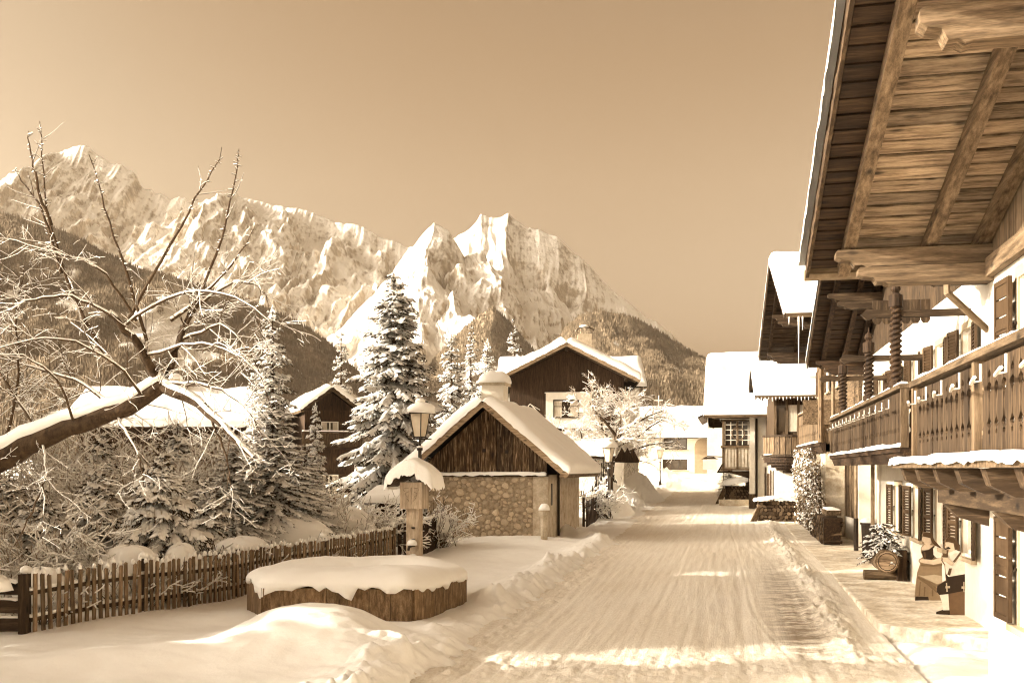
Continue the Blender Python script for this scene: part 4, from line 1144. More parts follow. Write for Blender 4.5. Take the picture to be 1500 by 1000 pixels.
# ================================================================== BARN, FENCES, TROUGH, LAMPS
def barn():
    T = thing('barn', 'small rubble-stone barn with timber gable and steep snowy roof beside the road', 'barn', SF(36.5, -8.65, 0), R(90) - ALPHA)
    hw, L, ez = 2.25, 8.0, 2.42
    MB().box((0.0, -hw, -0.3), (L, hw, ez)).build('wall_core', MORTAR, T)
    MB().box((0.4, -hw - 0.03, -0.3), (L, -hw - 0.003, ez)).build('side_plaster', PLASTER2, T)
    MB().box((-0.03, -hw - 0.05, -0.3), (0.38, -hw + 0.5, ez - 0.05)).build('corner_plaster', PLASTER2, T)
    MB().box((0.7, -hw - 0.05, 1.3), (0.95, -hw - 0.031, 2.1)).build('slot_window', BLACKM, T)
    MB().tube([(2.0, -hw - 0.1, 2.5), (2.0, -hw - 0.1, 0.1)], 0.05, 6).build('downpipe', BLACKM, T)
    # rubble stones, packed, each its own piece
    rg = random.Random(5); shapes = []
    for k in range(12):
        n = rg.choice([6, 7, 8]); base = []; 
        for i in range(n):
            a = 2 * math.pi * (i + rg.uniform(-0.25, 0.25)) / n; r = rg.uniform(0.8, 1.12)
            base.append((r * math.cos(a), r * math.sin(a)))
        vs = [(0.05, y, z) for y, z in base] + [(-0.4, y * 0.86, z * 0.86) for y, z in base] + [(-0.75 + rg.uniform(-.1, .1), y * 0.5, z * 0.5) for y, z in base]
        fs = [(i, (i + 1) % n, n + (i + 1) % n, n + i) for i in range(n)] + [(n + i, n + (i + 1) % n, 2 * n + (i + 1) % n, 2 * n + i) for i in range(n)] + [tuple(range(2 * n, 3 * n))]
        shapes.append(mesh_np('stone', vs, fs, STONE))
    placed = []
    tries = 0
    while len(placed) < 290 and tries < 9000:
        tries += 1
        big = tries < 1500
        r = rg.uniform(0.11, 0.15) if tries < 260 else rg.uniform(0.07, 0.105) if tries < 3500 else rg.uniform(0.045, 0.075)
        y = rg.uniform(-hw + 0.62, hw - 0.05); z = rg.uniform(0.1, ez - 0.12)
        if any((y - a) ** 2 / 1.25 + (z - b) ** 2 * 1.1 < (0.93 * (r + c)) ** 2 for a, b, c in placed): continue
        placed.append((y, z, r))
        o = obj('stone', rg.choice(shapes), T, (0.0, y, z), (rg.uniform(-0.5, 0.5), 0, 0), (0.045 + rg.random() * 0.03, r * rg.uniform(1.0, 1.25), r * rg.uniform(0.8, 1.0)))
    # timber gable
    slope = 2.62 / 3.02; za = 5.0
    f = lambda y: za - slope * abs(y)
    MB().prism([(-hw, ez + 0.01), (hw, ez + 0.01), (0, za - 0.08 - 0.25)], L - 0.2, 'yz', 0.12).build('gable', W['dz'], T)
    y = -hw
    while y < hw - 0.1:
        w = rg.uniform(0.22, 0.36); b = min(y + w, hw); c = (y + b) / 2
        za_, zb_ = f(y) - 0.14, f(b) - 0.14
        pl = [(y + 0.008, ez + 0.02), (b - 0.008, ez + 0.02), (b - 0.008, max(zb_, ez + 0.05)), (y + 0.008, max(za_, ez + 0.05))]
        if y < 0 < b: pl.insert(3, (0, za - 0.14))
        MB().prism(pl, 0.03, 'yz', 0.06 + rg.uniform(-0.012, 0.012)).build('gable_board', BARNW, T)
        y = b
    for yy, zz in ((-0.75, 3.2), (0.1, 3.25)):
        MB().box((0.03, yy - 0.06, zz), (0.058, yy + 0.06, zz + 0.13)).build('hatch_hole', BLACKM, T)
    MB().box((-0.10, -hw - 0.05, ez - 0.06), (0.10, hw + 0.05, ez + 0.015)).build('ledge', W['dy'], T)
    snow_slab('ledge_snow', (-0.12, -hw, ez + 0.018), (0.17, 0, 0), (0, 2 * hw, 0), 0.10, T, nu=8, nv=40, rnd=0.09, over=0.0, wave=0.5, seed=4)
    gable_roof(T, -0.55, L + 0.3, -3.05, 3.05, ez - 0.02, za, 0.05, planks=False, snow=0.30, seed=51, rafters=(), verge='b', snow_kw=dict(rnd=0.22, over=0.04))
    # rounded lumps of snow at the eave ends
    MB().tube([(-0.5, -2.85, 2.38), (L, -2.85, 2.38)], 0.07, 8).build('gutter', COPPER, T)
    # chimney
    c = MB().box((3.6, 0.15, 4.2), (4.5, 1.05, 6.0)).build('chimney', PLASTER, T)
    MB().box((3.5, 0.05, 6.0), (4.6, 1.15, 6.1)).build('chimney_cap', PLASTER2, c)
    snow_dome('chimney_snow', c, (4.05, 0.6, 6.1), 0.72, 0.72, 0.5, 6)
    return T
BARNW = wood('old_barn_board', (0.012, 0.006, 0.003), (0.46, 0.33, 0.20), 2, c3=(0.085, 0.049, 0.022), knots=True, sr=0.3, lo=0.30, hi=0.74, grit=0.3)
W['by'] = wood('barge_board', (0.13, 0.082, 0.042), (0.42, 0.305, 0.19), 1, c3=(0.28, 0.195, 0.117))
barn()
# water standpipe by the barn corner
hp = at(797, 792, 35.6)
hy = MB().lathe([(0.12, 0), (0.12, 0.9), (0.16, 0.92), (0.16, 1.05), (0.1, 1.08)], 10).build('standpipe', PLASTER2, loc=(hp.x, hp.y, ground(hp.x, hp.y) - 0.05))
tag(hy, 'short round standpipe capped with snow at the barn corner', 'standpipe')
snow_dome('snow_cap', hy, (0, 0, 1.06), 0.19, 0.19, 0.22, 2, n=12, m=6)

# ---- fences
def fence_path(pts):
    out = []
    for i in range(len(pts) - 1):
        out.append((Vector(pts[i]), Vector(pts[i + 1])))
    return out
def picket_fence(name, label, pts, h, spacing, pw, m, seed=1, lean=0.03, snow=True, gap_top=0.0, post_every=2.6, tip='flat'):
    rg = random.Random(seed)
    b0 = Vector(pts[0]); T = thing(name, label, 'fence', (b0.x, b0.y, ground(b0.x, b0.y)), 0)
    zb = T.location.z
    mesh_p = []
    for k in range(5):
        hh = h * (0.96 + 0.02 * k)
        top = [(pw / 2, hh - 0.02), (0, hh)] if tip == 'flat' else [(pw / 2, hh - 0.06), (0, hh)]
        mesh_p.append((hh, MB().prism([(-pw / 2, -0.35), (pw / 2, -0.35)] + top + [(-pw / 2, hh - (0.03 if tip == 'flat' else 0.06))], 0.025, 'xz', -0.0125).mesh('picket', m)))
    snow_v = MB()
    for a, b in fence_path(pts):
        d = b - a; L = d.length; ang = math.atan2(d.y, d.x); u = d / L; nrm = Vector((u.y, -u.x))
        n = int(L / spacing)
        for i in range(n):
            q = a + u * ((i + 0.5) * L / n + rg.uniform(-0.012, 0.012))
            z = ground(q.x, q.y) - zb
            hh, me = rg.choice(mesh_p)
            o = obj('picket', me, T, (q.x - b0.x, q.y - b0.y, z - 0.02), (rg.uniform(-lean, lean), rg.uniform(-lean, lean), ang + rg.uniform(-0.05, 0.05)))
            if snow and rg.random() < 0.93:
                r = pw * rg.uniform(0.45, 0.62)
                snow_v.lathe([(r * 0.75, -0.02), (r, 0.015), (r * 0.8, 0.05), (r * 0.3, 0.08)], 6, (q.x - b0.x, q.y - b0.y, z - 0.02 + hh))
        # rails follow the ground
        k = max(2, int(L / 1.3))
        for zz in (0.22, 0.68):
            for i in range(k):
                p = a + u * (L * i / k) - nrm * 0.045; q = a + u * (L * (i + 1) / k) - nrm * 0.045
                MB().bar((p.x - b0.x, p.y - b0.y, ground(p.x, p.y) - zb + zz * h), (q.x - b0.x, q.y - b0.y, ground(q.x, q.y) - zb + zz * h), 0.04, 0.07).build('rail', W['mx'], T)
                if snow:
                    snow_v.bar((p.x - b0.x, p.y - b0.y, ground(p.x, p.y) - zb + zz * h + 0.06), (q.x - b0.x, q.y - b0.y, ground(q.x, q.y) - zb + zz * h + 0.06), 0.055, 0.05)
        kp = max(1, int(L / post_every))
        for i in range(kp + 1):
            p = a + u * (L * i / kp) - nrm * 0.12
            MB().box((-0.055, -0.055, -0.3), (0.055, 0.055, h * 1.03)).build('post', W['mz'], T, loc=(p.x - b0.x, p.y - b0.y, ground(p.x, p.y) - zb))
            snow_v.lathe([(0.07, -0.01), (0.095, 0.03), (0.075, 0.09), (0.02, 0.12)], 7, (p.x - b0.x, p.y - b0.y, ground(p.x, p.y) - zb + h * 1.03))
    if snow: snow_v.build('snow_caps', SNOWF, T, smooth=True)['kind'] = 'stuff'
    return T
picket_fence('picket_fence', 'long weathered picket fence with snow-tipped pales along the garden', [(-7.65, 16.3), (-6.6, 18.6), (-5.6, 21.1), (-4.5, 25.0), (-3.35, 29.6)], 0.93, 0.145, 0.072, W['kz'], seed=3)
picket_fence('board_fence', 'short dark close-boarded fence between trough and barn', [(-3.2, 30.2), (-2.2, 34.6)], 1.05, 0.135, 0.125, W['dz'], seed=5, lean=0.015)
picket_fence('paling_fence', 'dark snowy paling fence running on from the barn corner', [(3.3, 45.5), (5.0, 52.6)], 1.25, 0.2, 0.13, W['dz'], seed=8)
picket_fence('garden_paling', 'low snow-covered paling behind the paling fence below the lamp', [(2.9, 50.5), (6.2, 57.5)], 1.0, 0.26, 0.1, W['mz'], seed=11)
# board gate at the far left
gx, gy = -7.75, 16.25
GT = thing('board_gate', 'low gate of three wide horizontal boards at the left edge', 'gate', (gx, gy, ground(gx, gy)), R(176))
for i in range(3):
    MB().box((0.05, -0.02, 0.04 + i * 0.29), (2.4, 0.02, 0.27 + i * 0.29)).build('board', W['mx'], GT, rot=(0, R(random.uniform(-1.2, 1.2)), 0))
    snow_slab('board_snow', (0.05, -0.03, 0.272 + i * 0.29), (2.35, 0, 0), (0, 0.06, 0), 0.03, GT, nu=24, nv=6, rnd=0.03, over=0, wave=0.8, seed=i)
MB().box((-0.06, -0.06, -0.3), (0.06, 0.06, 0.95)).build('post', W['mz'], GT)
for i, x in enumerate((0.3, 0.75, 1.3)):
    snow_dome('snow_lump', GT, (x, 0.35, 0.72), 0.28, 0.25, 0.25, i + 3, n=14, m=6)

# ---- fountain trough
def trough():
    poly = [(-4.35, 17.95), (-1.72, 17.75), (-0.92, 19.9), (-1.7, 21.3), (-4.3, 20.9), (-4.95, 19.3)]
    cx, cy = -2.9, 19.5
    z0 = 0.0
    T = thing('fountain_trough', 'wide timber-sided fountain trough heaped with smooth snow', 'trough', (cx, cy, z0))
    n = len(poly); H = 0.56
    rg = random.Random(9)
    for i in range(n):
        a = Vector(poly[i]) - Vector((cx, cy)); b = Vector(poly[(i + 1) % n]) - Vector((cx, cy))
        L = (b - a).length; u = (b - a) / L; k = int(L / 0.33)
        for j in range(k):
            p = a + u * (L * j / k); q = a + u * (L * (j + 1) / k - 0.008)
            w = MB().bar((p.x, p.y, H / 2 - 0.1), (q.x, q.y, H / 2 - 0.1), 0.09, H + 0.2)
            w.build('side_board', TROUGHW, T)
    # heaped snow with a shrunken hollow over the water
    m, k = 96, 30
    pol = np.array(poly) - np.array([[cx, cy]])
    th = np.linspace(0, 2 * np.pi, m, endpoint=False)
    def edge(t):
        d = np.array([math.cos(t), math.sin(t)]); best = 0
        for i in range(n):
            a = pol[i]; b = pol[(i + 1) % n]; e_ = b - a
            den = d[0] * e_[1] - d[1] * e_[0]
            if abs(den) < 1e-9: continue
            r = (a[0] * e_[1] - a[1] * e_[0]) / den; s = (a[0] * d[1] - a[1] * d[0]) / den
            if r > 0 and -1e-6 <= s <= 1 + 1e-6: best = max(best, r)
        return best
    R_ = np.array([edge(t) for t in th])
    R_ = np.array([np.mean([R_[(i + j) % m] for j in range(-1, 2)]) for i in range(m)]) + 0.10
    fr = np.concatenate([np.linspace(0, 0.75, 14), 0.75 + 0.25 * np.sin(np.linspace(0, np.pi / 2, k - 14 + 1)[1:])])
    vs = []
    for j, f in enumerate(fr):
        for i, t in enumerate(th):
            x, y = R_[i] * f * math.cos(t), R_[i] * f * math.sin(t)
            q = max(0.0, (f - 0.62) / 0.38)
            top = 0.31 * math.sqrt(max(0, 1 - q ** 2.2))
            hol = 0.27 * math.exp(-(((x - 0.35) / 0.75) ** 2 + ((y - 0.10) / 0.36) ** 2))
            hol += 0.16 * math.exp(-(((x + 0.1) / 1.3) ** 2 + ((y + 0.02) / 0.42) ** 2))
            nz = 0.06 * float(fbm(np.array(x * 1.2), np.array(y * 1.2), 3, 5)) + 0.03 * float(fbm(np.array(x * 4.0), np.array(y * 4.0), 3, 6))
            rag = 0.0
            if j >= len(fr) - 2:
                rag = -0.10 + 0.09 * float(vnoise(np.array(i * 0.55), np.array(2.0), 4)) + 0.07 * float(vnoise(np.array(i * 1.7), np.array(5.0), 4))
                if j == len(fr) - 1: x *= 0.94; y *= 0.94
            vs.append((x, y, H + 0.02 + top - hol + nz * (1 - q) + rag))
    fs = []
    for j in range(len(fr) - 1):
        for i in range(m):
            i2 = (i + 1) % m
            fs.append((j * m + i, (j + 1) * m + i, (j + 1) * m + i2, j * m + i2))
    obj('snow_heap', mesh_np('snow_heap', vs, fs, SNOW, True), T)
    MB().prism([(0.1, -0.05), (0.7, -0.08), (0.85, 0.08), (0.5, 0.2), (0.15, 0.15)], 0.02, 'xy', H + 0.11).build('open_water', BLACKM, T)
    return T
TROUGHW = wood('wet_trough_board', (0.06, 0.034, 0.015), (0.33, 0.225, 0.125), 2, c3=(0.17, 0.105, 0.052), knots=False, sr=0.25, k=0.25, grit=0.3)
trough()
# ---- fountain post with carved head and snow hood
fp = at(607, 800, 21.9)
FP = thing('fountain_post', 'timber fountain post with carved head box under a hood of snow', 'fountain post', (fp.x, fp.y, 0.1), R(-14))
MB().box((-0.14, -0.12, -0.2), (0.14, 0.14, 1.72)).build('post', W['pz'], FP)
MB().box((-0.17, 0.142, -0.2), (-0.02, 0.20, 1.6)).build('back_board', W['dz'], FP)
MB().box((-0.25, -0.21, 1.70), (0.25, 0.23, 2.26)).build('head_box', W['pz'], FP)
cv = MB()
for i in range(3):
    for s in (-1, 1):
        cv.tube([(s * (0.05 + 0.05 * i), -0.215, 1.86 + 0.1 * i), (s * (0.10 + 0.04 * i), -0.215, 1.92 + 0.1 * i), (s * 0.06, -0.215, 1.98 + 0.08 * i)], 0.008, 4)
cv.tube([(0.0, -0.215, 1.8), (0.0, -0.215, 2.15)], 0.008, 4); cv.build('carving', W['pz'], FP)
for s in (-1, 1):
    MB().prism([(0, 2.52), (s * 0.52, 2.20), (s * 0.50, 2.16), (0, 2.46)], 0.66, 'xz', -0.33).build('hood_board', W['mx'], FP)
# snow hood follows the little roof
nu_ = 34; vs = []; fs = []
for i in range(nu_):
    a = -1 + 2 * i / (nu_ - 1)
    for j in range(20):
        b = -1 + 2 * j / 19
        e_ = max(abs(a) ** 3, abs(b) ** 3.5)
        z = 2.54 - 0.33 * abs(a) ** 1.3 + 0.24 * math.sqrt(max(0, 1 - e_ ** 2)) + 0.03 * float(fbm(np.array(a * 3), np.array(b * 3), 3, 8))
        if abs(a) == 1 or abs(b) == 1: z -= 0.09 + 0.06 * float(vnoise(np.array(i * 0.9), np.array(j * 0.9), 2))
        vs.append((a * 0.58 * (1 - 0.05 * b * b), b * 0.42, z))
for i in range(nu_ - 1):
    for j in range(19): fs.append((i * 20 + j, i * 20 + j + 1, (i + 1) * 20 + j + 1, (i + 1) * 20 + j))
o = obj('snow_hood', mesh_np('snow_hood', vs, fs, SNOW, True), FP); o.data.flip_normals()
sp = MB().tube([(0, -0.12, 0.92), (0, -0.34, 0.90), (0, -0.38, 0.84)], 0.03, 8); sp.lathe([(0.07, -0.02), (0.07, 0.02)], 8, (0, -0.14, 0.92))
sp.build('spout', BLACKM, FP)
for z in (0.93, 0.62):
    snow_dome('spout_snow', FP, (0.02, -0.2, z), 0.11, 0.12, 0.12, int(z * 10), n=10, m=5)
for z in (1.05, 0.62, 1.3):
    MB().lathe([(0.03, 0.01), (0.05, 0.0), (0.03, -0.03)], 6, (0.02, -0.135, z)).build('boss', BLACKM, FP)

# ---- street lamps
def street_lamp(label, x, Y, ztop, scale=1.0, zg=None, rail=False):
    X = (x - 750) / F * Y
    zg = ground(X, Y) if zg is None else zg
    T = thing('street_lamp', label, 'street lamp', (X, Y, zg), R(12), 'old-fashioned street lamps')
    H = ztop - zg; q = scale
    b = H - 0.95 * q
    m = MB().lathe([(0.11 * q, 0), (0.11 * q, 0.5 * q), (0.07 * q, 0.6 * q), (0.055 * q, 0.7 * q), (0.045 * q, b - 0.35 * q), (0.075 * q, b - 0.33 * q), (0.075 * q, b - 0.28 * q), (0.03 * q, b - 0.2 * q), (0.03 * q, b)], 10)
    m.build('pole', BLACKM, T)
    g = MB().lathe([(0.145 * q, b + 0.02), (0.25 * q, b + 0.60 * q)], 4); g.build('glass', LAMPG, T)
    fr = MB()
    for k in range(4):
        a = 2 * math.pi * k / 4
        fr.tube([(0.15 * q * math.cos(a), 0.15 * q * math.sin(a), b), (0.258 * q * math.cos(a), 0.258 * q * math.sin(a), b + 0.62 * q)], 0.014 * q, 4)
    fr.lathe([(0.17 * q, b - 0.02), (0.17 * q, b + 0.018)], 4); fr.lathe([(0.28 * q, b + 0.605 * q), (0.28 * q, b + 0.635 * q)], 4)
    fr.lathe([(0.29 * q, b + 0.637 * q), (0.12 * q, b + 0.78 * q), (0.1 * q, b + 0.86 * q), (0.12 * q, b + 0.87 * q), (0.03 * q, b + 0.93 * q)], 8)
    fr.tube([(-0.3 * q, 0, b - 0.05 * q), (0.3 * q, 0, b - 0.05 * q)], 0.014 * q, 4)
    fr.build('lantern_frame', BLACKM, T)
    MB().lathe([(0.05 * q, b + 0.1 * q), (0.07 * q, b + 0.25 * q), (0.04 * q, b + 0.42 * q)], 8).build('bulb', WHITEP, T)
    snow_dome('snow_cap', T, (0.02, 0, b + 0.66 * q), 0.37 * q, 0.35 * q, 0.22 * q, 4, n=16, m=7, droop=0.04)
    snow_dome('snow_tip', T, (0, 0, b + 0.88 * q), 0.14 * q, 0.14 * q, 0.12 * q, 6, n=10, m=5)
    snow_dome('collar_snow', T, (0, 0, b - 0.27 * q), 0.08 * q, 0.08 * q, 0.06 * q, 6, n=8, m=4)
    return T
street_lamp('near street lamp with snow-capped lantern behind the fountain post', 615, 24.4, 4.28, 0.93)
street_lamp('street lamp beside the paling fence in front of the bare tree', 891.5, 50.0, 4.05, 1.15, zg=rise(50))
street_lamp('farthest street lamp in front of the low house closing the street', 967, 88.0, 4.6, 1.1, zg=rise(88))

# ================================================================== HOUSES ON THE LEFT AND CENTRE
def centre_house():
    T = thing('gabled_house', 'gabled house with dark timber cladding and white bay behind the bare tree', 'house', (3.3, 62.0, rise(62)), R(90 - 3))
    zb = rise(62); hw, L = 3.45, 11.0
    EZ, RZ = 7.85 - zb, 10.05 - zb
    k = (RZ - EZ) / 4.3
    zt = EZ + k * (4.3 - hw) - 0.05
    def pl(u, w, z): return (-w, -u, z)      # u to the right in the picture
    holes = [(-3.0, -1.6, 3.0, 4.3), (-0.3, 0.9, 3.0, 4.2), (1.6, 2.7, 3.0, 4.2), (-3.0, -1.8, 0.6, 1.8), (0.2, 1.2, 0.6, 1.9)]
    mb = holed_wall(-hw, hw, -0.6, 4.75, holes, 0.16); remap(mb, lambda u, w, z: (w, -u, z))
    mb.add([(0, -hw, -0.6), (0, hw, -0.6), (L, hw, -0.6), (L, -hw, -0.6), (0, -hw, 4.75), (0, hw, 4.75), (L, hw, 4.75), (L, -hw, 4.75)], [(1, 2, 6, 5), (2, 3, 7, 6), (3, 0, 4, 7), (4, 5, 6, 7)])
    mb.build('wall', PLASTER, T)
    for h in holes: window(T, pl, *h, shutters=False, surround=False, matf=W['dz'], curtain=True)
    # upper storey: timber on both sides, a white bay with a window in the middle
    MB().prism([(-hw, 4.755), (hw, 4.755), (hw, zt), (0, RZ - 0.1), (-hw, zt)], L - 0.6, 'yz', 0.5).build('upper_wall', W['dz'], T)
    n = 34; w_ = 2 * hw / n
    for i in range(n):
        a = -hw + i * w_; c = a + w_ / 2
        top = RZ - 0.12 - k * (abs(c) + w_ / 2)
        if -1.25 < -c < 1.55:
            z0 = 7.25 - zb + 0.95
            z0 = 6.85
        else: z0 = 4.76
        if top > z0 + 0.05: MB().box((0.02, a, z0), (0.045, a + w_ - 0.012, top)).build('cladding_board', CLAD, T)
    b = MB().box((-0.12, -1.55, 4.76), (0.499, 1.25, 6.80)).build('bay', PLASTER, T)
    window(T, lambda u, w, z: (-0.125 - w, -u, z), -0.8, 0.75, 5.3, 6.4, depth=0.0, shutters=False, surround=False, matf=W['dz'], sill=False)
    MB().box((-0.16, -1.62, 6.80), (0.49, 1.32, 6.86)).build('bay_top', WHITEP, T)
    # painted flag emblem on the cladding
    em = MB(); d = 0.32
    q = [(0, 0.42), (-0.36, 0.02), (0.02, -0.40), (0.40, 0.0)]
    for i in range(4):
        p0, p1 = q[i], q[(i + 1) % 4]
        em.bar((-0.0, 2.2 - p0[0], 5.75 + p0[1]), (-0.0, 2.2 - p1[0], 5.75 + p1[1]), 0.05, 0.10, (1, 0, 0))
    em.bar((0, 2.1, 6.1), (0, 1.6, 5.8), 0.03, 0.04, (1, 0, 0)); em.box((-0.01, 2.05, 5.62), (0.015, 2.3, 5.85))
    em.build('emblem', WHITEP, T)
    # balcony ledge with snow
    MB().box((-1.0, -hw + 0.1, 4.52), (-0.01, hw, 4.70)).build('balcony', W['dy'], T)
    snow_slab('ledge_snow', (-1.02, -hw + 0.1, 4.702), (0.95, 0, 0), (0, 2 * hw - 0.1, 0), 0.10, T, nu=10, nv=40, rnd=0.12, over=0.02)
    gable_roof(T, -1.0, L + 0.4, -4.3, 4.3, EZ, RZ, 0.0, snow=0.42, seed=61, planks=True, plank_w=0.5, rafters=(0.3,), soffit='m', verge='b', snow_kw=dict(rnd=0.3))
    for y in (-3.6, 0, 3.6):
        purlin(T, -0.85, 0.5, y, RZ - k * abs(y) - 0.1, 0.2, 0.2, m='mx', double=False)
    c = MB().box((3.0, -1.6, RZ - 0.9), (3.9, -0.7, RZ + 1.15)).build('chimney', STONE, T)
    cap = MB()
    for s in (-1.6, -0.72):
        cap.box((3.0, s, RZ + 1.15), (3.9, s + 0.1, RZ + 1.35))
    arc = [(3.45, -1.15 + 0.55 * math.cos(math.pi * i / 10), RZ + 1.35 + 0.30 * math.sin(math.pi * i / 10)) for i in range(11)]
    cap.tube(arc, 0.08, 6); cap.build('chimney_cowl', METAL, c)
    snow_dome('chimney_snow', c, (3.45, -1.15, RZ + 1.62), 0.45, 0.3, 0.14, 2, n=12, m=5)
    return T
CLAD = wood('cladding_board', (0.022, 0.012, 0.006), (0.075, 0.043, 0.021), 2, knots=False, sr=0.12, lo=0.3, hi=0.7)
centre_house()
plain_house('village_house', 'house with broad snowy roof showing behind the gabled house', (-0.6, 73, 0.6), R(-2), 9.6, 8, 8.0, 10.0, [(0.8, 1.8, 6.4, 7.4)], seed=66, over=0.5, snow=0.45)
plain_house('side_house', 'white house wing with tall narrow windows right of the bare tree', (6.9, 66, 0.5), R(84), 6, 5.5, 5.4, 6.4, [(1.0, 1.6, 1.2, 3.4), (3.0, 3.6, 1.2, 3.4)], seed=68, over=0.4)
# carport with saw-tooth valance
def carport():
    Y = 53.0; T = thing('carport', 'low carport with thick roof snow and dark pointed valance beside the lamp', 'carport', ((805 - 750) / F * Y, Y, rise(Y)), R(-6))
    zb = rise(Y); w, d = 3.3, 4.5
    MB().box((0, 0, 2.95), (w, d, 3.1)).build('roof', W['dx'], T)
    snow_slab('roof_snow', (-0.1, -0.1, 3.105), (w + 0.2, 0, 0), (0, d + 0.2, 0.5), 0.55, T, nu=40, nv=24, rnd=0.35, over=0.03, seed=3)
    for x in (0.1, w - 0.1):
        for y in (0.1, d - 0.1): MB().box((x - 0.07, y - 0.07, -0.6), (x + 0.07, y + 0.07, 2.948)).build('post', W['mz'], T)
    MB().box((0.2, d - 0.05, -0.5), (w - 0.2, d - 0.02, 2.9)).build('back_wall', PLASTER, T)
    for i in range(3):
        MB().prism([(0, 2.75), (0.8, 2.75), (0.4, 3.55)], 0.05, 'xz', 0).build('pointed_board', W['dz'], T, loc=(w + 0.02 + 0.3 * i, 0.3 + i * 1.3, 0))
    return T
carport()
# houses behind the garden
def back_chalet():
    Y = 60.0
    T = thing('garden_chalet', 'dark timber chalet with balcony behind the garden spruces', 'house', ((483 - 750) / F * Y, Y, 0.1), R(90 + 20))
    hw, L = 1.45, 9; EZ, RZ = 5.85, 7.15
    MB().box((0, -hw, -0.5), (L, hw, EZ + 0.1)).build('wall', W['dz'], T)
    k = (RZ - EZ) / 1.75
    MB().prism([(-hw, EZ + 0.105), (hw, EZ + 0.105), (hw, RZ - k * hw - 0.05), (0, RZ - 0.05), (-hw, RZ - k * hw - 0.05)], L, 'yz', 0.01).build('gable', W['dz'], T)
    gable_roof(T, -0.9, L, -1.75, 1.75, EZ, RZ, 0, planks=False, snow=0.3, seed=71, rafters=(), verge='m')
    b = MB().box((-0.95, -hw - 0.3, 3.7), (-0.01, hw + 0.3, 3.82)).build('balcony', W['dy'], T)
    for i in range(24):
        MB().box((-0.95, -hw - 0.3 + i * 0.146, 3.82), (-0.92, -hw - 0.16 + i * 0.146, 4.6)).build('board', W['mz'], b)
    MB().box((-1.0, -hw - 0.32, 4.61), (-0.86, hw + 0.32, 4.68)).build('handrail', W['my'], b)
    snow_slab('rail_snow', (-1.0, -hw - 0.3, 4.682), (0.14, 0, 0), (0, 2 * hw + 0.6, 0), 0.06, b, nu=6, nv=30, rnd=0.06, over=0)
    window(T, lambda u, w, z: (-w - 0.004, -u, z), -0.6, 0.5, 1.0, 2.2, depth=0.0, surround=False)
    window(T, lambda u, w, z: (-w - 0.004, -u, z), -0.5, 0.5, 4.0, 5.3, depth=0.0, surround=False, shutters=False)
    return T
back_chalet()
plain_house('far_cottage', 'cottage with white roof and chimney seen through the apple branches', (-25.0, 59, 0.3), R(6), 9.5, 8, 5.0, 6.9, [(2, 3.2, 2.5, 3.8), (5, 6.2, 2.5, 3.8)], seed=75, chim=(4.4,), snow=0.5, m=W['dz'])
# garden hut
hu = at(565, 765, 33.5)
HU = thing('garden_hut', 'small dark garden hut with snowy lean-to roof behind the fountain post', 'hut', (hu.x + 0.25, hu.y, 0.1), R(-8)); HU.scale = (0.72, 0.8, 0.9)
for i in range(10):
    MB().box((-0.85 + i * 0.165, -0.02, -0.2), (-0.70 + i * 0.165, 0.02, 1.55)).build('wall_board', W['dz'], HU)
MB().box((-0.85, 0.05, -0.2), (0.8, 1.3, 1.6)).build('body', W['dz'], HU)
MB().prism([(-0.45, 1.55), (1.6, 1.55), (1.6, 1.95), (-0.45, 1.6)], 2.3, 'yz', -1.25).build('roof', W['dy'], HU)
snow_slab('roof_snow', (-1.3, -0.5, 1.62), (2.4, 0, 0), (0, 2.0, 0.36), 0.26, HU, nu=24, nv=20, rnd=0.22, over=0.03, seed=8)
MB().box((-0.7, -0.06, 0.65), (-0.15, -0.022, 1.1)).build('window', GLASS, HU)
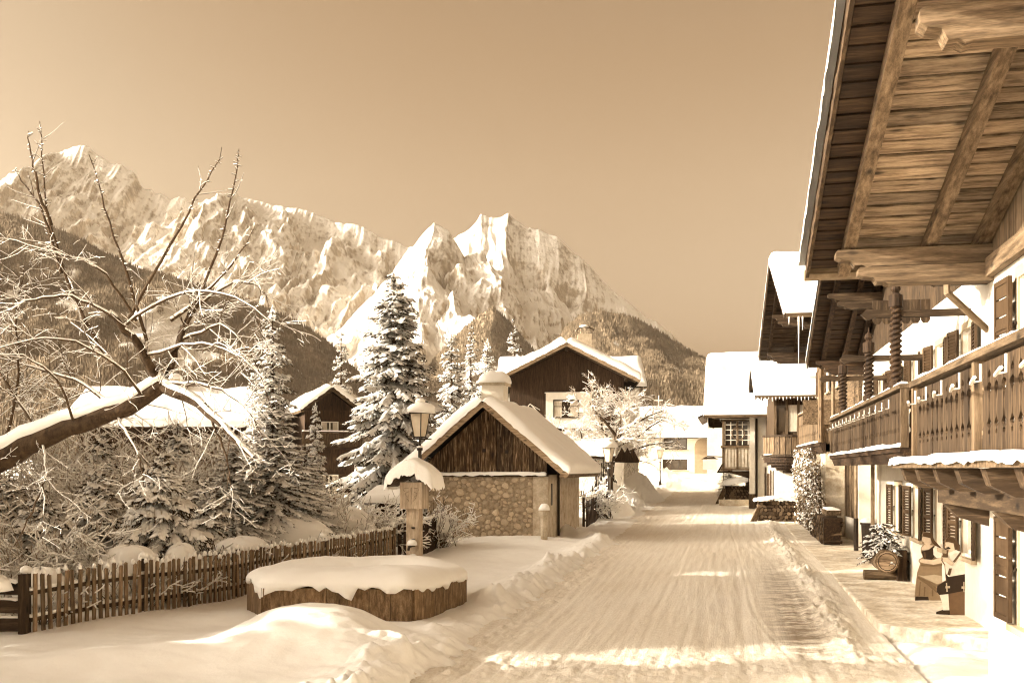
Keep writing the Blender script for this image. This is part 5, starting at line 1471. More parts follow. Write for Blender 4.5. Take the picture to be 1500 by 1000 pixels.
# ================================================================== TREES
class Twigs:
    """polylines with radii, turned into bark tubes and a ridge of snow lying on top"""
    def __init__(self): self.lines = []
    def add(self, pts, rad): self.lines.append((np.array(pts, float), np.array(rad, float)))
    def mesh(self, name, sides=5, matl=None, up=0.0, grow=1.0, plus=0.0, flat=1.0, minr=0.0, smooth=True, vert_fade=False, rmin_keep=0.0):
        vs = []; fs = []; b = 0
        groups = {}
        for p, r in self.lines:
            groups.setdefault(len(p), []).append((p, r))
        k = np.arange(sides) * 2 * np.pi / sides
        for n, L in groups.items():
            P = np.stack([p for p, _ in L]); Rr = np.stack([r for _, r in L])
            D = np.empty_like(P); D[:, 1:-1] = P[:, 2:] - P[:, :-2]; D[:, 0] = P[:, 1] - P[:, 0]; D[:, -1] = P[:, -1] - P[:, -2]
            D /= np.linalg.norm(D, axis=-1, keepdims=True) + 1e-9
            ref = np.zeros_like(D); ref[..., 2] = 1
            steep = np.abs(D[..., 2]) > 0.93
            ref[steep] = (1, 0, 0)
            A = np.cross(D, ref); A /= np.linalg.norm(A, axis=-1, keepdims=True) + 1e-9
            B = np.cross(A, D)
            rad = np.maximum(Rr, minr) * grow + plus
            off = 0
            if up:
                hor = np.sqrt(np.clip(1 - D[..., 2] ** 2, 0, 1))
                keep = np.clip((hor - 0.45) / 0.35, 0.0, 1)
                rad = rad * keep + 1e-4
                off = (np.maximum(Rr, minr) * up * keep)[..., None] * np.array([0, 0, 1.0])
            Q = P + off
            ring = Q[:, :, None, :] + rad[:, :, None, None] * (A[:, :, None, :] * np.cos(k)[None, None, :, None] + flat * B[:, :, None, :] * np.sin(k)[None, None, :, None])
            m = len(L)
            idx = b + np.arange(m * n * sides).reshape(m, n, sides)
            nx = np.roll(idx, -1, axis=2)
            q = np.stack([idx[:, :-1], nx[:, :-1], nx[:, 1:], idx[:, 1:]], -1).reshape(-1, 4)
            vs.append(ring.reshape(-1, 3)); fs.append(q); b += m * n * sides
        return mesh_np(name, np.concatenate(vs), np.concatenate(fs), matl, smooth)
def rvec(rg): 
    v = rg.normal(size=3); return v / np.linalg.norm(v)
def limb(rg, p, d, L, r0, r1, n=8, bend=0.12, grav=0.0, up=0.0):
    pts = [np.array(p, float)]; d = np.array(d, float); d /= np.linalg.norm(d)
    for i in range(n - 1):
        d = d + rg.normal(size=3) * bend + np.array([0, 0, up - grav]) / n
        d /= np.linalg.norm(d)
        pts.append(pts[-1] + d * L / (n - 1))
    return np.array(pts), np.linspace(r0, r1, n)
def branch_out(tw, rg, pts, rad, level, spec):
    """spec: per level dict(n, len, ratio, ang, bend, grav, up, start)"""
    if level >= len(spec): return
    s = spec[level]
    Ltot = np.linalg.norm(np.diff(pts, axis=0), axis=1).sum()
    n = max(1, int(rg.poisson(s['n'] * (Ltot if s.get('per_m') else 1))))
    for i in range(n):
        f = s.get('start', 0.2) + (1 - s.get('start', 0.2)) * rg.rand()
        j = min(int(f * (len(pts) - 1)), len(pts) - 2); fr = f * (len(pts) - 1) - j
        p = pts[j] * (1 - fr) + pts[j + 1] * fr; d = pts[j + 1] - pts[j]; d /= np.linalg.norm(d) + 1e-9
        side = rvec(rg); side -= d * side.dot(d); side /= np.linalg.norm(side) + 1e-9
        side[2] *= s.get('flat', 1.0)
        nd = d * math.cos(s['ang']) + side * math.sin(s['ang']) + np.array([0, 0, s.get('up', 0)])
        L = s['len'] * (0.5 + 0.9 * rg.rand()) * (1.15 - 0.5 * f)
        r = min(rad[j] * s['ratio'], s.get('rmax', 9))
        q, rr = limb(rg, p, nd, L, r, r * 0.35, s.get('k', 6), s.get('bend', 0.15), s.get('grav', 0))
        tw.add(q, rr)
        branch_out(tw, rg, q, rr, level + 1, spec)
def bare_tree(name, label, base, build, seed, twmat=None, snow_up=0.75, snow_grow=0.95, snow_plus=0.006, minr=0.004, sides=5, group=None):
    rg = np.random.RandomState(seed)
    T = thing(name, label, 'tree', base, 0, group)
    big = Twigs(); tw = Twigs()
    build(rg, big, tw)
    if big.lines: obj('trunk', big.mesh('trunk', 9, BARK, smooth=True), T)
    obj('crown', tw.mesh('crown', sides, twmat or TWIG, minr=minr), T)['kind'] = 'stuff'
    al = Twigs(); al.lines = big.lines + tw.lines
    obj('branch_snow', al.mesh('branch_snow', 6, SNOWF, up=snow_up, grow=snow_grow, plus=snow_plus, minr=minr, flat=0.85), T)['kind'] = 'stuff'
    return T
# ---- the old apple tree leaning in from the left
def apple(rg, big, tw):
    Y0 = 15.6
    base = np.array(at(-120, 760, Y0)); 
    def L(pts, radii, extra=7):
        """pts: (x, y, Y) in picture terms -> local"""
        P = np.array([np.array(at(x, y, Y)) - base for x, y, Y in pts])
        # resample smooth
        t = np.linspace(0, 1, len(P)); ti = np.linspace(0, 1, extra)
        Q = np.stack([np.interp(ti, t, P[:, i]) for i in range(3)], -1)
        for _ in range(2): Q[1:-1] = Q[1:-1] * 0.5 + (Q[:-2] + Q[2:]) * 0.25
        Q[1:-1] += rg.normal(size=(extra - 2, 3)) * 0.012
        return Q, np.interp(ti, t, radii)
    limbs = []
    limbs.append(L([(-120, 800, 15.6), (-60, 700, 15.6), (20, 665, 15.4), (60, 640, 15.3), (110, 622, 15.2), (170, 605, 15.1), (210, 585, 15.0), (240, 562, 15.0)], [0.24, 0.21, 0.175, 0.155, 0.14, 0.13, 0.12, 0.11], 18))
    limbs.append(L([(235, 566, 15.0), (215, 520, 14.9), (180, 480, 14.8), (160, 460, 14.7)], [0.09, 0.065, 0.05, 0.04], 10))
    limbs.append(L([(240, 562, 15.0), (262, 500, 15.2), (280, 455, 15.3), (296, 440, 15.3)], [0.08, 0.055, 0.04, 0.035], 10))
    limbs.append(L([(235, 565, 15.0), (290, 590, 14.6), (340, 640, 14.2), (372, 672, 14.0)], [0.08, 0.06, 0.04, 0.025], 10))
    big_l = limbs[:]
    # long upright shoots
    sh = [[(150, 520, 14.8), (110, 440, 14.8), (75, 340, 14.8), (62, 260, 14.8), (58, 178, 14.8)], [(75, 330, 14.8), (50, 260, 14.7), (42, 192, 14.6)],
          [(180, 480, 14.8), (215, 420, 14.9), (255, 350, 15.0), (285, 290, 15.1), (308, 262, 15.1), (325, 216, 15.1)], [(262, 500, 15.2), (300, 420, 15.3), (330, 330, 15.4), (345, 260, 15.4), (350, 218, 15.4)],
          [(215, 500, 14.9), (185, 400, 14.6), (155, 310, 14.6), (130, 226, 14.6)], [(250, 470, 15.1), (300, 430, 15.2), (345, 380, 15.2), (372, 335, 15.3)], [(90, 400, 14.8), (60, 300, 15.0), (20, 250, 15.1)],
          [(60, 640, 15.3), (10, 560, 15.6), (-40, 480, 15.8), (-80, 420, 16)], [(170, 600, 15.1), (120, 560, 15.6), (60, 540, 15.9), (-20, 520, 16.2)], [(0, 670, 15.5), (30, 560, 15.9), (20, 470, 16.1), (35, 390, 16.3)]]
    for s in sh:
        q, r = L(s, np.linspace(0.028, 0.006, len(s)), 14)
        limbs.append((q, r))
    # arching side limbs reaching right and left
    ar = [[(180, 480, 14.8), (250, 430, 14.6), (320, 425, 14.4), (372, 448, 14.2), (400, 480, 14.1)], [(215, 520, 14.9), (290, 500, 14.5), (350, 520, 14.2), (392, 560, 14.0)],
          [(160, 460, 14.7), (100, 430, 14.6), (40, 440, 14.5), (-20, 470, 14.4)], [(240, 562, 15), (300, 560, 14.4), (360, 590, 14.0), (385, 640, 13.9)], [(110, 622, 15.2), (90, 560, 14.6), (40, 520, 14.3), (-30, 520, 14.2)],
          [(210, 585, 15), (180, 540, 14.3), (120, 500, 14.0), (50, 490, 13.8), (-20, 520, 13.7)], [(262, 500, 15.2), (330, 470, 15.0), (370, 520, 14.8), (398, 600, 14.7)], [(200, 470, 14.8), (150, 390, 14.4), (80, 370, 14.2), (10, 350, 14.2)],
          [(280, 455, 15.3), (340, 410, 15.3), (378, 418, 15.2), (395, 440, 15.2)], [(60, 640, 15.3), (70, 700, 14.8), (40, 760, 14.4), (20, 800, 14.2)], [(170, 605, 15.1), (200, 660, 14.6), (215, 720, 14.3)], [(300, 590, 14.5), (330, 660, 14.2), (340, 720, 14.0)]]
    for s in ar:
        limbs.append(L(s, np.linspace(0.022, 0.006, len(s)), 14))
    for i, (q, r) in enumerate(limbs):
        (big if i < 4 else tw).add(q, r)
    spec = [dict(n=3.8, per_m=True, len=0.9, ratio=0.5, rmax=0.008, ang=0.85, bend=0.11, grav=0.30, start=0.12, k=8),
            dict(n=7.0, per_m=True, len=0.40, ratio=0.5, rmax=0.0042, ang=0.85, bend=0.11, grav=0.25, start=0.1, k=5),
            dict(n=4.5, per_m=True, len=0.15, ratio=0.7, ang=0.85, bend=0.10, start=0.1, k=4)]
    spec_up = [dict(n=1.0, per_m=True, len=0.42, ratio=0.5, rmax=0.009, ang=0.8, bend=0.07, start=0.08, k=6), dict(n=4.0, per_m=True, len=0.1, ratio=0.7, ang=0.9, bend=0.2, start=0.1, k=4)]
    for i, (q, r) in enumerate(limbs):
        if 4 <= i < 11: branch_out(tw, rg, q, r, 0, spec_up)
        else: branch_out(tw, rg, q, r, 0, spec)
    # spurs on the upright shoots
    for q, r in limbs[4:14]:
        n = int(np.linalg.norm(np.diff(q, axis=0), axis=1).sum() / 0.07)
        for _ in range(n):
            f = rg.rand() * (len(q) - 1.01); j = int(f); p = q[j] + (q[j + 1] - q[j]) * (f - j)
            d = rvec(rg); d[2] = abs(d[2]) * 0.3
            tw.add(*limb(rg, p, d, 0.03 + 0.05 * rg.rand(), 0.008, 0.005, 3, 0.1))
apple_base = at(-120, 760, 15.6)
AT = bare_tree('apple_tree', 'old leaning apple tree with thick snowy limb and long upright shoots', apple_base, apple, 4, minr=0.0019, snow_up=1.1, snow_grow=1.0, snow_plus=0.0024)

# ---- frosted deciduous tree in front of the gabled house
def round_tree(H, spread, dens=1.0):
    def f(rg, big, tw):
        q, r = limb(rg, (0, 0, -0.3), (0.05, 0, 1), H * 0.52, 0.22, 0.13, 7, 0.04)
        big.add(q, r)
        tops = []
        for i in range(10):
            a = 2 * math.pi * i / 10 + rg.rand() * 0.5
            f_ = 0.5 + 0.55 * rg.rand(); p = q[int(f_ * 6)]
            d = (math.cos(a) * 1.0, math.sin(a) * 1.0, 0.35 + 1.9 * rg.rand())
            l, lr = limb(rg, p, d, spread * (0.9 + 0.5 * rg.rand()), 0.10, 0.025, 9, 0.12, grav=0.12)
            big.add(l, lr); tops.append((l, lr))
        spec = [dict(n=9 * dens, len=spread * 0.62, ratio=0.5, rmax=0.05, ang=0.8, bend=0.14, grav=0.12, start=0.15, k=8),
                dict(n=7 * dens, len=spread * 0.34, ratio=0.5, rmax=0.022, ang=0.8, bend=0.16, grav=0.2, start=0.12, k=6),
                dict(n=6 * dens, len=spread * 0.17, ratio=0.6, rmax=0.012, ang=0.7, bend=0.16, grav=0.3, start=0.1, k=4)]
        for l, lr in tops: branch_out(tw, rg, l, lr, 0, spec)
    return f
FROST = mat('frosted_twigs', (0.20, 0.15, 0.10), (0.52, 0.44, 0.34), scale=3, rough=0.9, bump=0)
p = at(893, 690, 57.5)
bare_tree('frosted_tree', 'round bare tree white with hoar frost in front of the gabled house', (p.x, p.y, rise(57.5)), round_tree(8.6, 2.7, 1.05), 12, FROST, minr=0.008, snow_up=0.8, snow_grow=0.9, snow_plus=0.003, sides=4)
p = at(838, 690, 58.5)
bare_tree('frosted_tree', 'smaller frosted tree against the white wall of the gabled house', (p.x, p.y, rise(58.5)), round_tree(5.6, 1.9, 0.9), 17, FROST, minr=0.008, snow_up=0.8, snow_grow=0.9, sides=4)
p = at(925, 560, 82)
for i, (x, yt, Y) in enumerate(((905, 545, 90), (930, 540, 94), (885, 548, 92))):
    q_ = at(x, 690, Y); h = (HZ - yt) / F * Y + EYE - 1.2
    bare_tree('frosted_birch', ['tall frosted birch behind the gabled house, left of the pair', 'tall frosted birch behind the gabled house, nearest the street', 'thin frosted birch just above the gabled roof'][i], (q_.x, q_.y, 1.0), round_tree(h * 0.95, 1.5, 0.6), 30 + i, FROST, minr=0.016, sides=4)
# ---- low bare shrubs
def shrub(H, n, spread, lean=0.0):
    def f(rg, big, tw):
        for i in range(n):
            a = rg.rand() * 6.28
            d = (math.cos(a) * spread + lean, math.sin(a) * spread, 1.0)
            q, r = limb(rg, rg.normal(size=3) * np.array([0.25, 0.2, 0]), d, H * (0.6 + 0.5 * rg.rand()), 0.016, 0.006, 8, 0.10, grav=0.5)
            tw.add(q, r)
            branch_out(tw, rg, q, r, 0, [dict(n=6, len=H * 0.34, ratio=0.65, ang=0.7, bend=0.14, grav=0.3, start=0.2, k=6), dict(n=4, len=H * 0.14, ratio=0.7, ang=0.8, bend=0.15, start=0.2, k=4)])
    return f
for (x, y, Y, H, n, sp, ln, sd, lab) in ((510, 768, 30.5, 2.4, 64, 0.75, 0.2, 3, 'tangled bare shrub bowed with snow beside the garden hut'), (640, 790, 33.5, 1.9, 16, 0.5, 0.1, 5, 'thin climbing shrub against the barn wall behind the fountain post'),
                                        (330, 815, 22.0, 1.05, 26, 0.8, 0.1, 7, 'spiky bare shrub just behind the middle of the picket fence'), (60, 800, 20.0, 2.2, 70, 0.8, 0.2, 8, 'dense bare snowy bush under the apple limb at the left edge'),
                                        (185, 650, 26.0, 3.2, 80, 0.6, 0.1, 9, 'tall bare snowy bush behind the apple limb'), (475, 800, 26, 0.8, 30, 0.8, 0.0, 10, 'low bare shrub poking through the snow hedge'), (878, 705, 49, 1.9, 34, 0.7, 0.0, 11, 'small frosted bush behind the paling fence'),
                                        (20, 640, 27, 3.6, 90, 0.6, 0.2, 12, 'tall frosted bush at the left edge of the garden'),
                                        (255, 690, 27.5, 3.3, 80, 0.5, 0.0, 14, 'tall frosted bush directly under the crook of the apple tree'),
                                        (150, 650, 31, 4.2, 110, 0.5, 0.1, 17, 'tallest frosted bush in front of the cottage roof'),
                                        (300, 650, 33, 3.8, 100, 0.5, 0.0, 18, 'frosted bush in front of the right end of the cottage')):
    q_ = at(x, y, Y)
    g_ = ground(q_.x, q_.y)
    t_ = bare_tree('bare_shrub', lab, (q_.x, q_.y, g_), shrub(H, n, sp, ln), 50 + sd, FROST if n > 60 else None, minr=0.007, snow_up=1.0, snow_plus=0.009, sides=4)
    t_['category'] = 'shrub'

# ---- conifers
def conifer_mesh(seed, H, Rr, whorl=0.34, per=8, droop=0.55, twl=0.34, snow=0.75, z0=0.06, taper=0.85, ndl=12, clump=1.0, shape=None, tw_step=0.17, needle=NEEDLE, bare=0.0, pad=0.0):
    rg = np.random.RandomState(seed)
    P0 = []; P1 = []; Wd = []; U = []
    boughs = Twigs(); PA = []; PC = []; PW = []
    z = H * z0
    while z < H * 0.985:
        f = z / H
        prof = (1 - f) ** taper if shape is None else shape(f)
        L0 = max(0.10, Rr * prof)
        n = max(4, int(per * (0.55 + 0.45 * prof)))
        a0 = rg.rand() * 6.28
        for i in range(n):
            a = a0 + 2 * np.pi * (i + rg.uniform(-0.3, 0.3)) / n
            L = L0 * rg.uniform(0.72, 1.12)
            k = 7; s = np.linspace(0, 1, k)
            dr = droop * (0.35 + 0.65 * prof) * rg.uniform(0.7, 1.25)
            rise_ = (1 - prof) * 0.35
            zz = z + L * (rise_ * s - dr * s ** 1.5 + 0.26 * dr * s ** 4) + rg.uniform(-0.8, 0.8) * whorl
            aa = a + 0.10 * rg.normal() * s
            pts = np.stack([L * s * np.cos(aa), L * s * np.sin(aa), zz], -1)
            boughs.add(pts, np.linspace(0.012 + 0.012 * L, 0.004, k))
            if pad and rg.rand() < 0.9:
                for qa, qb in ((1, 3), (3, 4), (4, 6)):
                    PA.append(pts[qa]); PC.append(pts[qb]); PW.append(pad * L * (0.55 if qa < 4 else 0.4))
            m = max(3, int(L / tw_step))
            for j in range(m):
                ff = (j + 0.6) / m * 0.98 + 0.02
                jj = min(int(ff * (k - 1)), k - 2); fr = ff * (k - 1) - jj
                p = pts[jj] * (1 - fr) + pts[jj + 1] * fr; d = pts[jj + 1] - pts[jj]; d /= np.linalg.norm(d) + 1e-9
                sd = np.array([-d[1], d[0], 0]); sd /= np.linalg.norm(sd) + 1e-9
                for sg in (-1, 1):
                    tl = twl * (0.45 + 0.75 * (1 - ff * 0.75)) * rg.uniform(0.7, 1.25) * min(1, L / 0.9 + 0.25)
                    v = d * rg.uniform(0.55, 0.9) + sd * sg * rg.uniform(0.5, 1.0) + np.array([0, 0, -rg.uniform(0.2, 0.75) * droop])
                    v /= np.linalg.norm(v)
                    P0.append(p); P1.append(p + v * tl); Wd.append(tl)
            P0.append(pts[-2]); P1.append(pts[-1] + (pts[-1] - pts[-2]) * 0.5); Wd.append(twl)
        z += whorl * rg.uniform(0.75, 1.25) * (0.55 + 0.6 * prof)
    P0.append(np.array([0, 0, H * 0.93])); P1.append(np.array([0, 0, H])); Wd.append(H * 0.07)
    P0 = np.array(P0); P1 = np.array(P1); Wd = np.array(Wd); n = len(P0)
    # needles: short blades around each twig
    D = P1 - P0; Ln = np.linalg.norm(D, axis=1, keepdims=True); D = D / Ln
    t = rg.rand(n, ndl, 1)
    B = P0[:, None] + (P1 - P0)[:, None] * t
    rv = rg.normal(size=(n, ndl, 3)); rv /= np.linalg.norm(rv, axis=-1, keepdims=True)
    rv[..., 2] = rv[..., 2] * 0.6 - 0.25
    dirv = D[:, None] * 0.75 + rv * 0.75
    ln = (0.36 * Wd)[:, None, None] * rg.uniform(0.55, 1.1, (n, ndl, 1)) * clump
    tip = B + dirv * ln
    perp = np.cross(dirv, rg.normal(size=(n, ndl, 3))); perp /= np.linalg.norm(perp, axis=-1, keepdims=True) + 1e-9
    w = ln * 0.17
    tri = np.stack([B - perp * w, B + perp * w, tip], 2).reshape(-1, 3)
    nf = np.arange(n * ndl * 3).reshape(-1, 3)
    needles = mesh_np('needles', tri, nf, needle)
    # snow lying along most twigs
    keep = rg.rand(n) < snow
    A = P0[keep]; C = P1[keep]; wd = Wd[keep]
    if PA:
        A = np.concatenate([A, np.array(PA)]); C = np.concatenate([C, np.array(PC)]); wd = np.concatenate([wd, np.array(PW)])
    m = len(A)
    st = np.array([0.0, 0.35, 0.7, 1.0]); ww = np.array([0.5, 1.0, 0.8, 0.15]); hh = np.array([0.6, 1.0, 0.8, 0.2])
    dirs = C - A; dn = dirs / (np.linalg.norm(dirs, axis=1, keepdims=True) + 1e-9)
    sdv = np.stack([-dn[:, 1], dn[:, 0], 0 * dn[:, 0]], -1); sl = np.linalg.norm(sdv, axis=1, keepdims=True); sdv = np.where(sl > 0.05, sdv / (sl + 1e-9), np.array([[1.0, 0, 0]]))
    wid = wd * 0.20 * rg.uniform(0.6, 1.35, m) * clump; hei = wd * 0.18 * rg.uniform(0.6, 1.5, m)
    vs = []
    for q in range(4):
        c = A + dirs * st[q] + np.array([0, 0, 1.0]) * (wd * 0.05)[:, None]
        jit = rg.uniform(0.75, 1.3, (m, 1))
        vs += [c - sdv * (wid * ww[q])[:, None] * jit - np.array([0, 0, 1.0]) * (hei * 0.35 * hh[q])[:, None], c + np.array([0, 0, 1.0]) * (hei * hh[q])[:, None] * jit, c + sdv * (wid * ww[q])[:, None] * jit - np.array([0, 0, 1.0]) * (hei * 0.35 * hh[q])[:, None]]
    V = np.stack(vs, 1)            # m,12,3
    base = np.arange(m)[:, None] * 12
    F_ = []
    for q in range(3):
        F_.append(base + np.array([q * 3, q * 3 + 1, q * 3 + 4, q * 3 + 3])); F_.append(base + np.array([q * 3 + 1, q * 3 + 2, q * 3 + 5, q * 3 + 4]))
    snow_me = mesh_np('bough_snow', V.reshape(-1, 3), np.concatenate(F_), SNOWF, True)
    tk = Twigs(); tk.add(np.array([[0, 0, -0.6], [0.02, 0, H * 0.3], [0, 0.02, H * 0.65], [0, 0, H * 0.97]]), np.array([0.03 + H * 0.013, 0.025 + H * 0.010, H * 0.006, 0.01]))
    trunk = tk.mesh('trunk', 8, BARK)
    bo = boughs.mesh('boughs', 4, BARK)
    return trunk, bo, needles, snow_me
def conifer(name, label, meshes, loc, rz=0.0, sc=1.0, group='snowy conifers', scz=None):
    T = thing(name, label, 'tree', loc, rz, group)
    T.scale = (sc, sc, scz or sc)
    tr, bo, ne, sn = meshes
    obj('trunk', tr, T)
    for n_, m_ in (('boughs', bo), ('crown', ne), ('bough_snow', sn)): obj(n_, m_, T)['kind'] = 'stuff'
    return T
def place(x, ytop, Y, zg=0.1):
    q = at(x, ytop, Y)
    return Vector((q.x, q.y, zg)), q.z - zg
big = conifer_mesh(1, 10.6, 2.75, whorl=0.36, per=11, droop=0.95, twl=0.42, tw_step=0.125, taper=0.72, ndl=14, snow=0.82, pad=0.5)
l_, h_ = place(577, 402, 40)
conifer('spruce_tree', 'tallest spruce with drooping snowy boughs, left of the barn roof', big, (l_.x, l_.y, 0.1), 0.6, h_ / 10.6 * 1.16, scz=h_ / 10.6)
slim = conifer_mesh(2, 8.0, 1.35, whorl=0.30, per=9, droop=0.85, twl=0.33, taper=0.62, ndl=12, snow=0.85, tw_step=0.13)
slim2 = conifer_mesh(3, 8.0, 1.1, whorl=0.30, per=8, droop=0.95, twl=0.31, taper=0.7, ndl=12, snow=0.8, tw_step=0.13)
for (x, yt, Y, m_, s_, lab) in ((399, 448, 44, slim, 1, 'slender snowy spruce rising behind the dense yew'), (500, 488, 78, slim2, 1, 'slim spruce standing just left of the tallest spruce'),
                             (620, 520, 70, slim2, 0.9, 'thin distant spruce close to the right edge of the tallest spruce'), (661, 488, 60, slim, 1, 'slim spruce above the left slope of the barn roof'),
                             (690, 478, 72, slim2, 1, 'slim spruce left of the chimney on the barn'), (714, 497, 68, slim, 0.9, 'short spruce right behind the barn chimney'), (753, 468, 86, slim2, 1, 'lone spruce behind the left end of the gabled house'),
                             (462, 590, 38, slim, 0.8, 'small spruce in front of the dark garden chalet'), (375, 505, 46, slim2, 1.0, 'narrow spruce left of the slender spruce behind the yew')):
    l_, h_ = place(x, yt, Y)
    k_ = h_ / 8.0
    conifer('spruce_tree', lab, m_, l_, random.random() * 6, k_ * s_, scz=k_)
# dense yews: rounded columns of short twigs
yew_shape = lambda f: min(1.0, (1 - f) ** 0.62 * 1.15) * (0.75 + 0.25 * min(1, f / 0.25))
yew = conifer_mesh(6, 5.2, 1.75, whorl=0.22, per=13, droop=0.55, twl=0.20, tw_step=0.105, ndl=10, snow=0.72, shape=yew_shape, needle=NEEDLE2, clump=1.15, pad=0.35)
for (x, yt, Y, wdt, lab) in ((400, 585, 27.5, 1.0, 'broad dense yew with lumps of snow behind the picket fence'), (343, 640, 26.5, 0.8, 'lower dense yew left of the broad yew'), (446, 655, 29.0, 0.66, 'smaller yew on the right side of the broad yew')):
    l_, h_ = place(x, yt, Y)
    conifer('yew_tree', lab, yew, l_, x * 0.1, wdt, scz=h_ / 5.2, group='dense garden yews')
# juniper-like bushes weighed down by snow
jun_shape = lambda f: (1 - f) ** 0.8 * 1.05
jun = conifer_mesh(9, 2.3, 1.6, whorl=0.20, per=12, droop=0.85, twl=0.28, tw_step=0.09, ndl=9, snow=0.94, shape=jun_shape, clump=1.25, pad=0.85)
jun2 = conifer_mesh(10, 2.6, 1.35, whorl=0.20, per=11, droop=1.0, twl=0.30, tw_step=0.09, ndl=9, snow=0.94, shape=jun_shape, clump=1.25, pad=0.85)
for (x, yt, Y, m_, wdt, zs, lab) in ((235, 672, 21.0, jun, 1.0, 2.3, 'large drooping juniper loaded with snow in the middle of the garden'), (140, 690, 22.0, jun2, 0.95, 2.6, 'drooping juniper left of the large juniper'), (60, 720, 20.5, jun, 0.9, 2.3, 'snowy juniper near the left end of the fence'),
                                   (300, 700, 24.0, jun2, 0.9, 2.6, 'snowy juniper right of the large juniper'), (150, 640, 27, jun, 1.3, 2.3, 'tall snowy juniper behind the drooping ones'), (10, 700, 24, jun2, 1.2, 2.6, 'snowy juniper half out of frame at the left'), (260, 620, 30, jun2, 1.3, 2.6, 'darker conifer bush behind the apple limb')):
    l_, h_ = place(x, yt, Y)
    conifer('juniper_bush', lab, m_, l_, x * 0.37, wdt, scz=h_ / zs, group='snow-laden junipers')['category'] = 'bush'
# rounded, snow-buried hedge shrubs behind the fence
def buried(label, x, ytop, Y, rx, ry, sd):
    q = at(x, ytop, Y); g = ground(q.x, q.y)
    T = thing('buried_shrub', label, 'shrub', (q.x, q.y, g), 0, 'shrubs buried under snow')
    h = q.z - g
    rr_ = random.Random(sd)
    snow_dome('snow_cushion', T, (0, 0, h * 0.5), rx, ry, h * 0.5, sd, n=36, m=14, rough=0.10, droop=0.06)
    for i in range(3):
        a = rr_.uniform(0, 6.28); snow_dome('snow_cushion', T, (rx * 0.55 * math.cos(a), ry * 0.6 * math.sin(a) - 0.1, h * rr_.uniform(0.25, 0.45)), rx * rr_.uniform(0.5, 0.7), ry * 0.6, h * 0.42, sd + i, n=24, m=10, rough=0.12, droop=0.05)
    rg = np.random.RandomState(sd); tw = Twigs()
    for i in range(int(120 * rx)):
        a = rg.rand() * 6.28; p = np.array([rx * 0.85 * math.cos(a) * rg.rand() ** 0.4, ry * 0.85 * math.sin(a) * rg.rand() ** 0.4, 0.0])
        d = np.array([math.cos(a) * 0.8, math.sin(a) * 0.8, 0.9])
        q_, r_ = limb(rg, p, d, h * (0.6 + 0.5 * rg.rand()), 0.012, 0.005, 6, 0.12, grav=0.3); tw.add(q_, r_)
        branch_out(tw, rg, q_, r_, 0, [dict(n=3, len=0.22, ratio=0.7, ang=0.8, bend=0.15, start=0.3, k=4)])
    obj('stems', tw.mesh('stems', 4, TWIG, minr=0.006), T)['kind'] = 'stuff'
    obj('stem_snow', tw.mesh('stem_snow', 5, SNOWF, up=0.8, grow=0.95, plus=0.006, minr=0.006), T)['kind'] = 'stuff'
    return T
buried('wide snow-buried hedge shrub behind the middle of the picket fence', 425, 758, 27.0, 1.15, 0.7, 3)
buried('flat snow-buried shrub behind the wide one', 480, 742, 30.0, 1.3, 0.8, 4)
buried('round cushion of snow on a small shrub by the fence', 266, 797, 20.3, 0.34, 0.3, 5)
buried('small snow cushion close to the board gate', 60, 832, 17.4, 0.4, 0.35, 6)
buried('low snow-buried shrub left of the wide hedge shrub', 355, 786, 23.5, 0.7, 0.5, 8)
buried('rounded snow cushion beside the garden hut', 528, 752, 31.5, 0.8, 0.5, 9)
buried('snow-buried shrub at the foot of the large juniper', 190, 800, 19.4, 0.6, 0.4, 10)
buried('snow cushion on a shrub against the dark board fence', 640, 752, 33.8, 0.5, 0.45, 7)

# ---- unseen tall spruces added on the left to shade the garden and the road
ORD = ['first', 'second', 'third', 'fourth', 'fifth', 'sixth', 'seventh', 'eighth', 'ninth', 'tenth', 'eleventh', 'twelfth', 'thirteenth', 'fourteenth', 'fifteenth', 'sixteenth']
row = [(-15.5, 14.6, 8.6), (-17.5, 17.6, 9.5), (-21.5, 21.8, 13.0), (-24.0, 25.6, 14.5), (-23.5, 29.2, 14.0), (-25.5, 32.6, 15.5), (-25.0, 36.4, 15.0), (-27.0, 40.2, 16.0), (-27.5, 44.2, 15.5), (-29.5, 48.4, 15.0), (-26.0, 27.4, 15.0), (-28.0, 34.6, 15.5), (-22.5, 23.7, 12.8), (-30.0, 35.6, 18.0), (-30.5, 39.8, 18.0), (-30.5, 43.7, 18.0)]
row.sort(key=lambda q: math.hypot(q[0], q[1] - 0.30 * (3.5 - q[0])))
for i, (x_, y_, H_t) in enumerate(row):
    y_ -= 0.30 * (3.5 - x_)
    conifer('spruce_tree', 'tall unseen spruce added on the left for shade, %s from the camera' % ORD[i], big, (x_, y_, 0.1), i * 1.3, H_t / 10.6 * 0.95, scz=H_t / 10.6, group='unseen spruces added for shade')
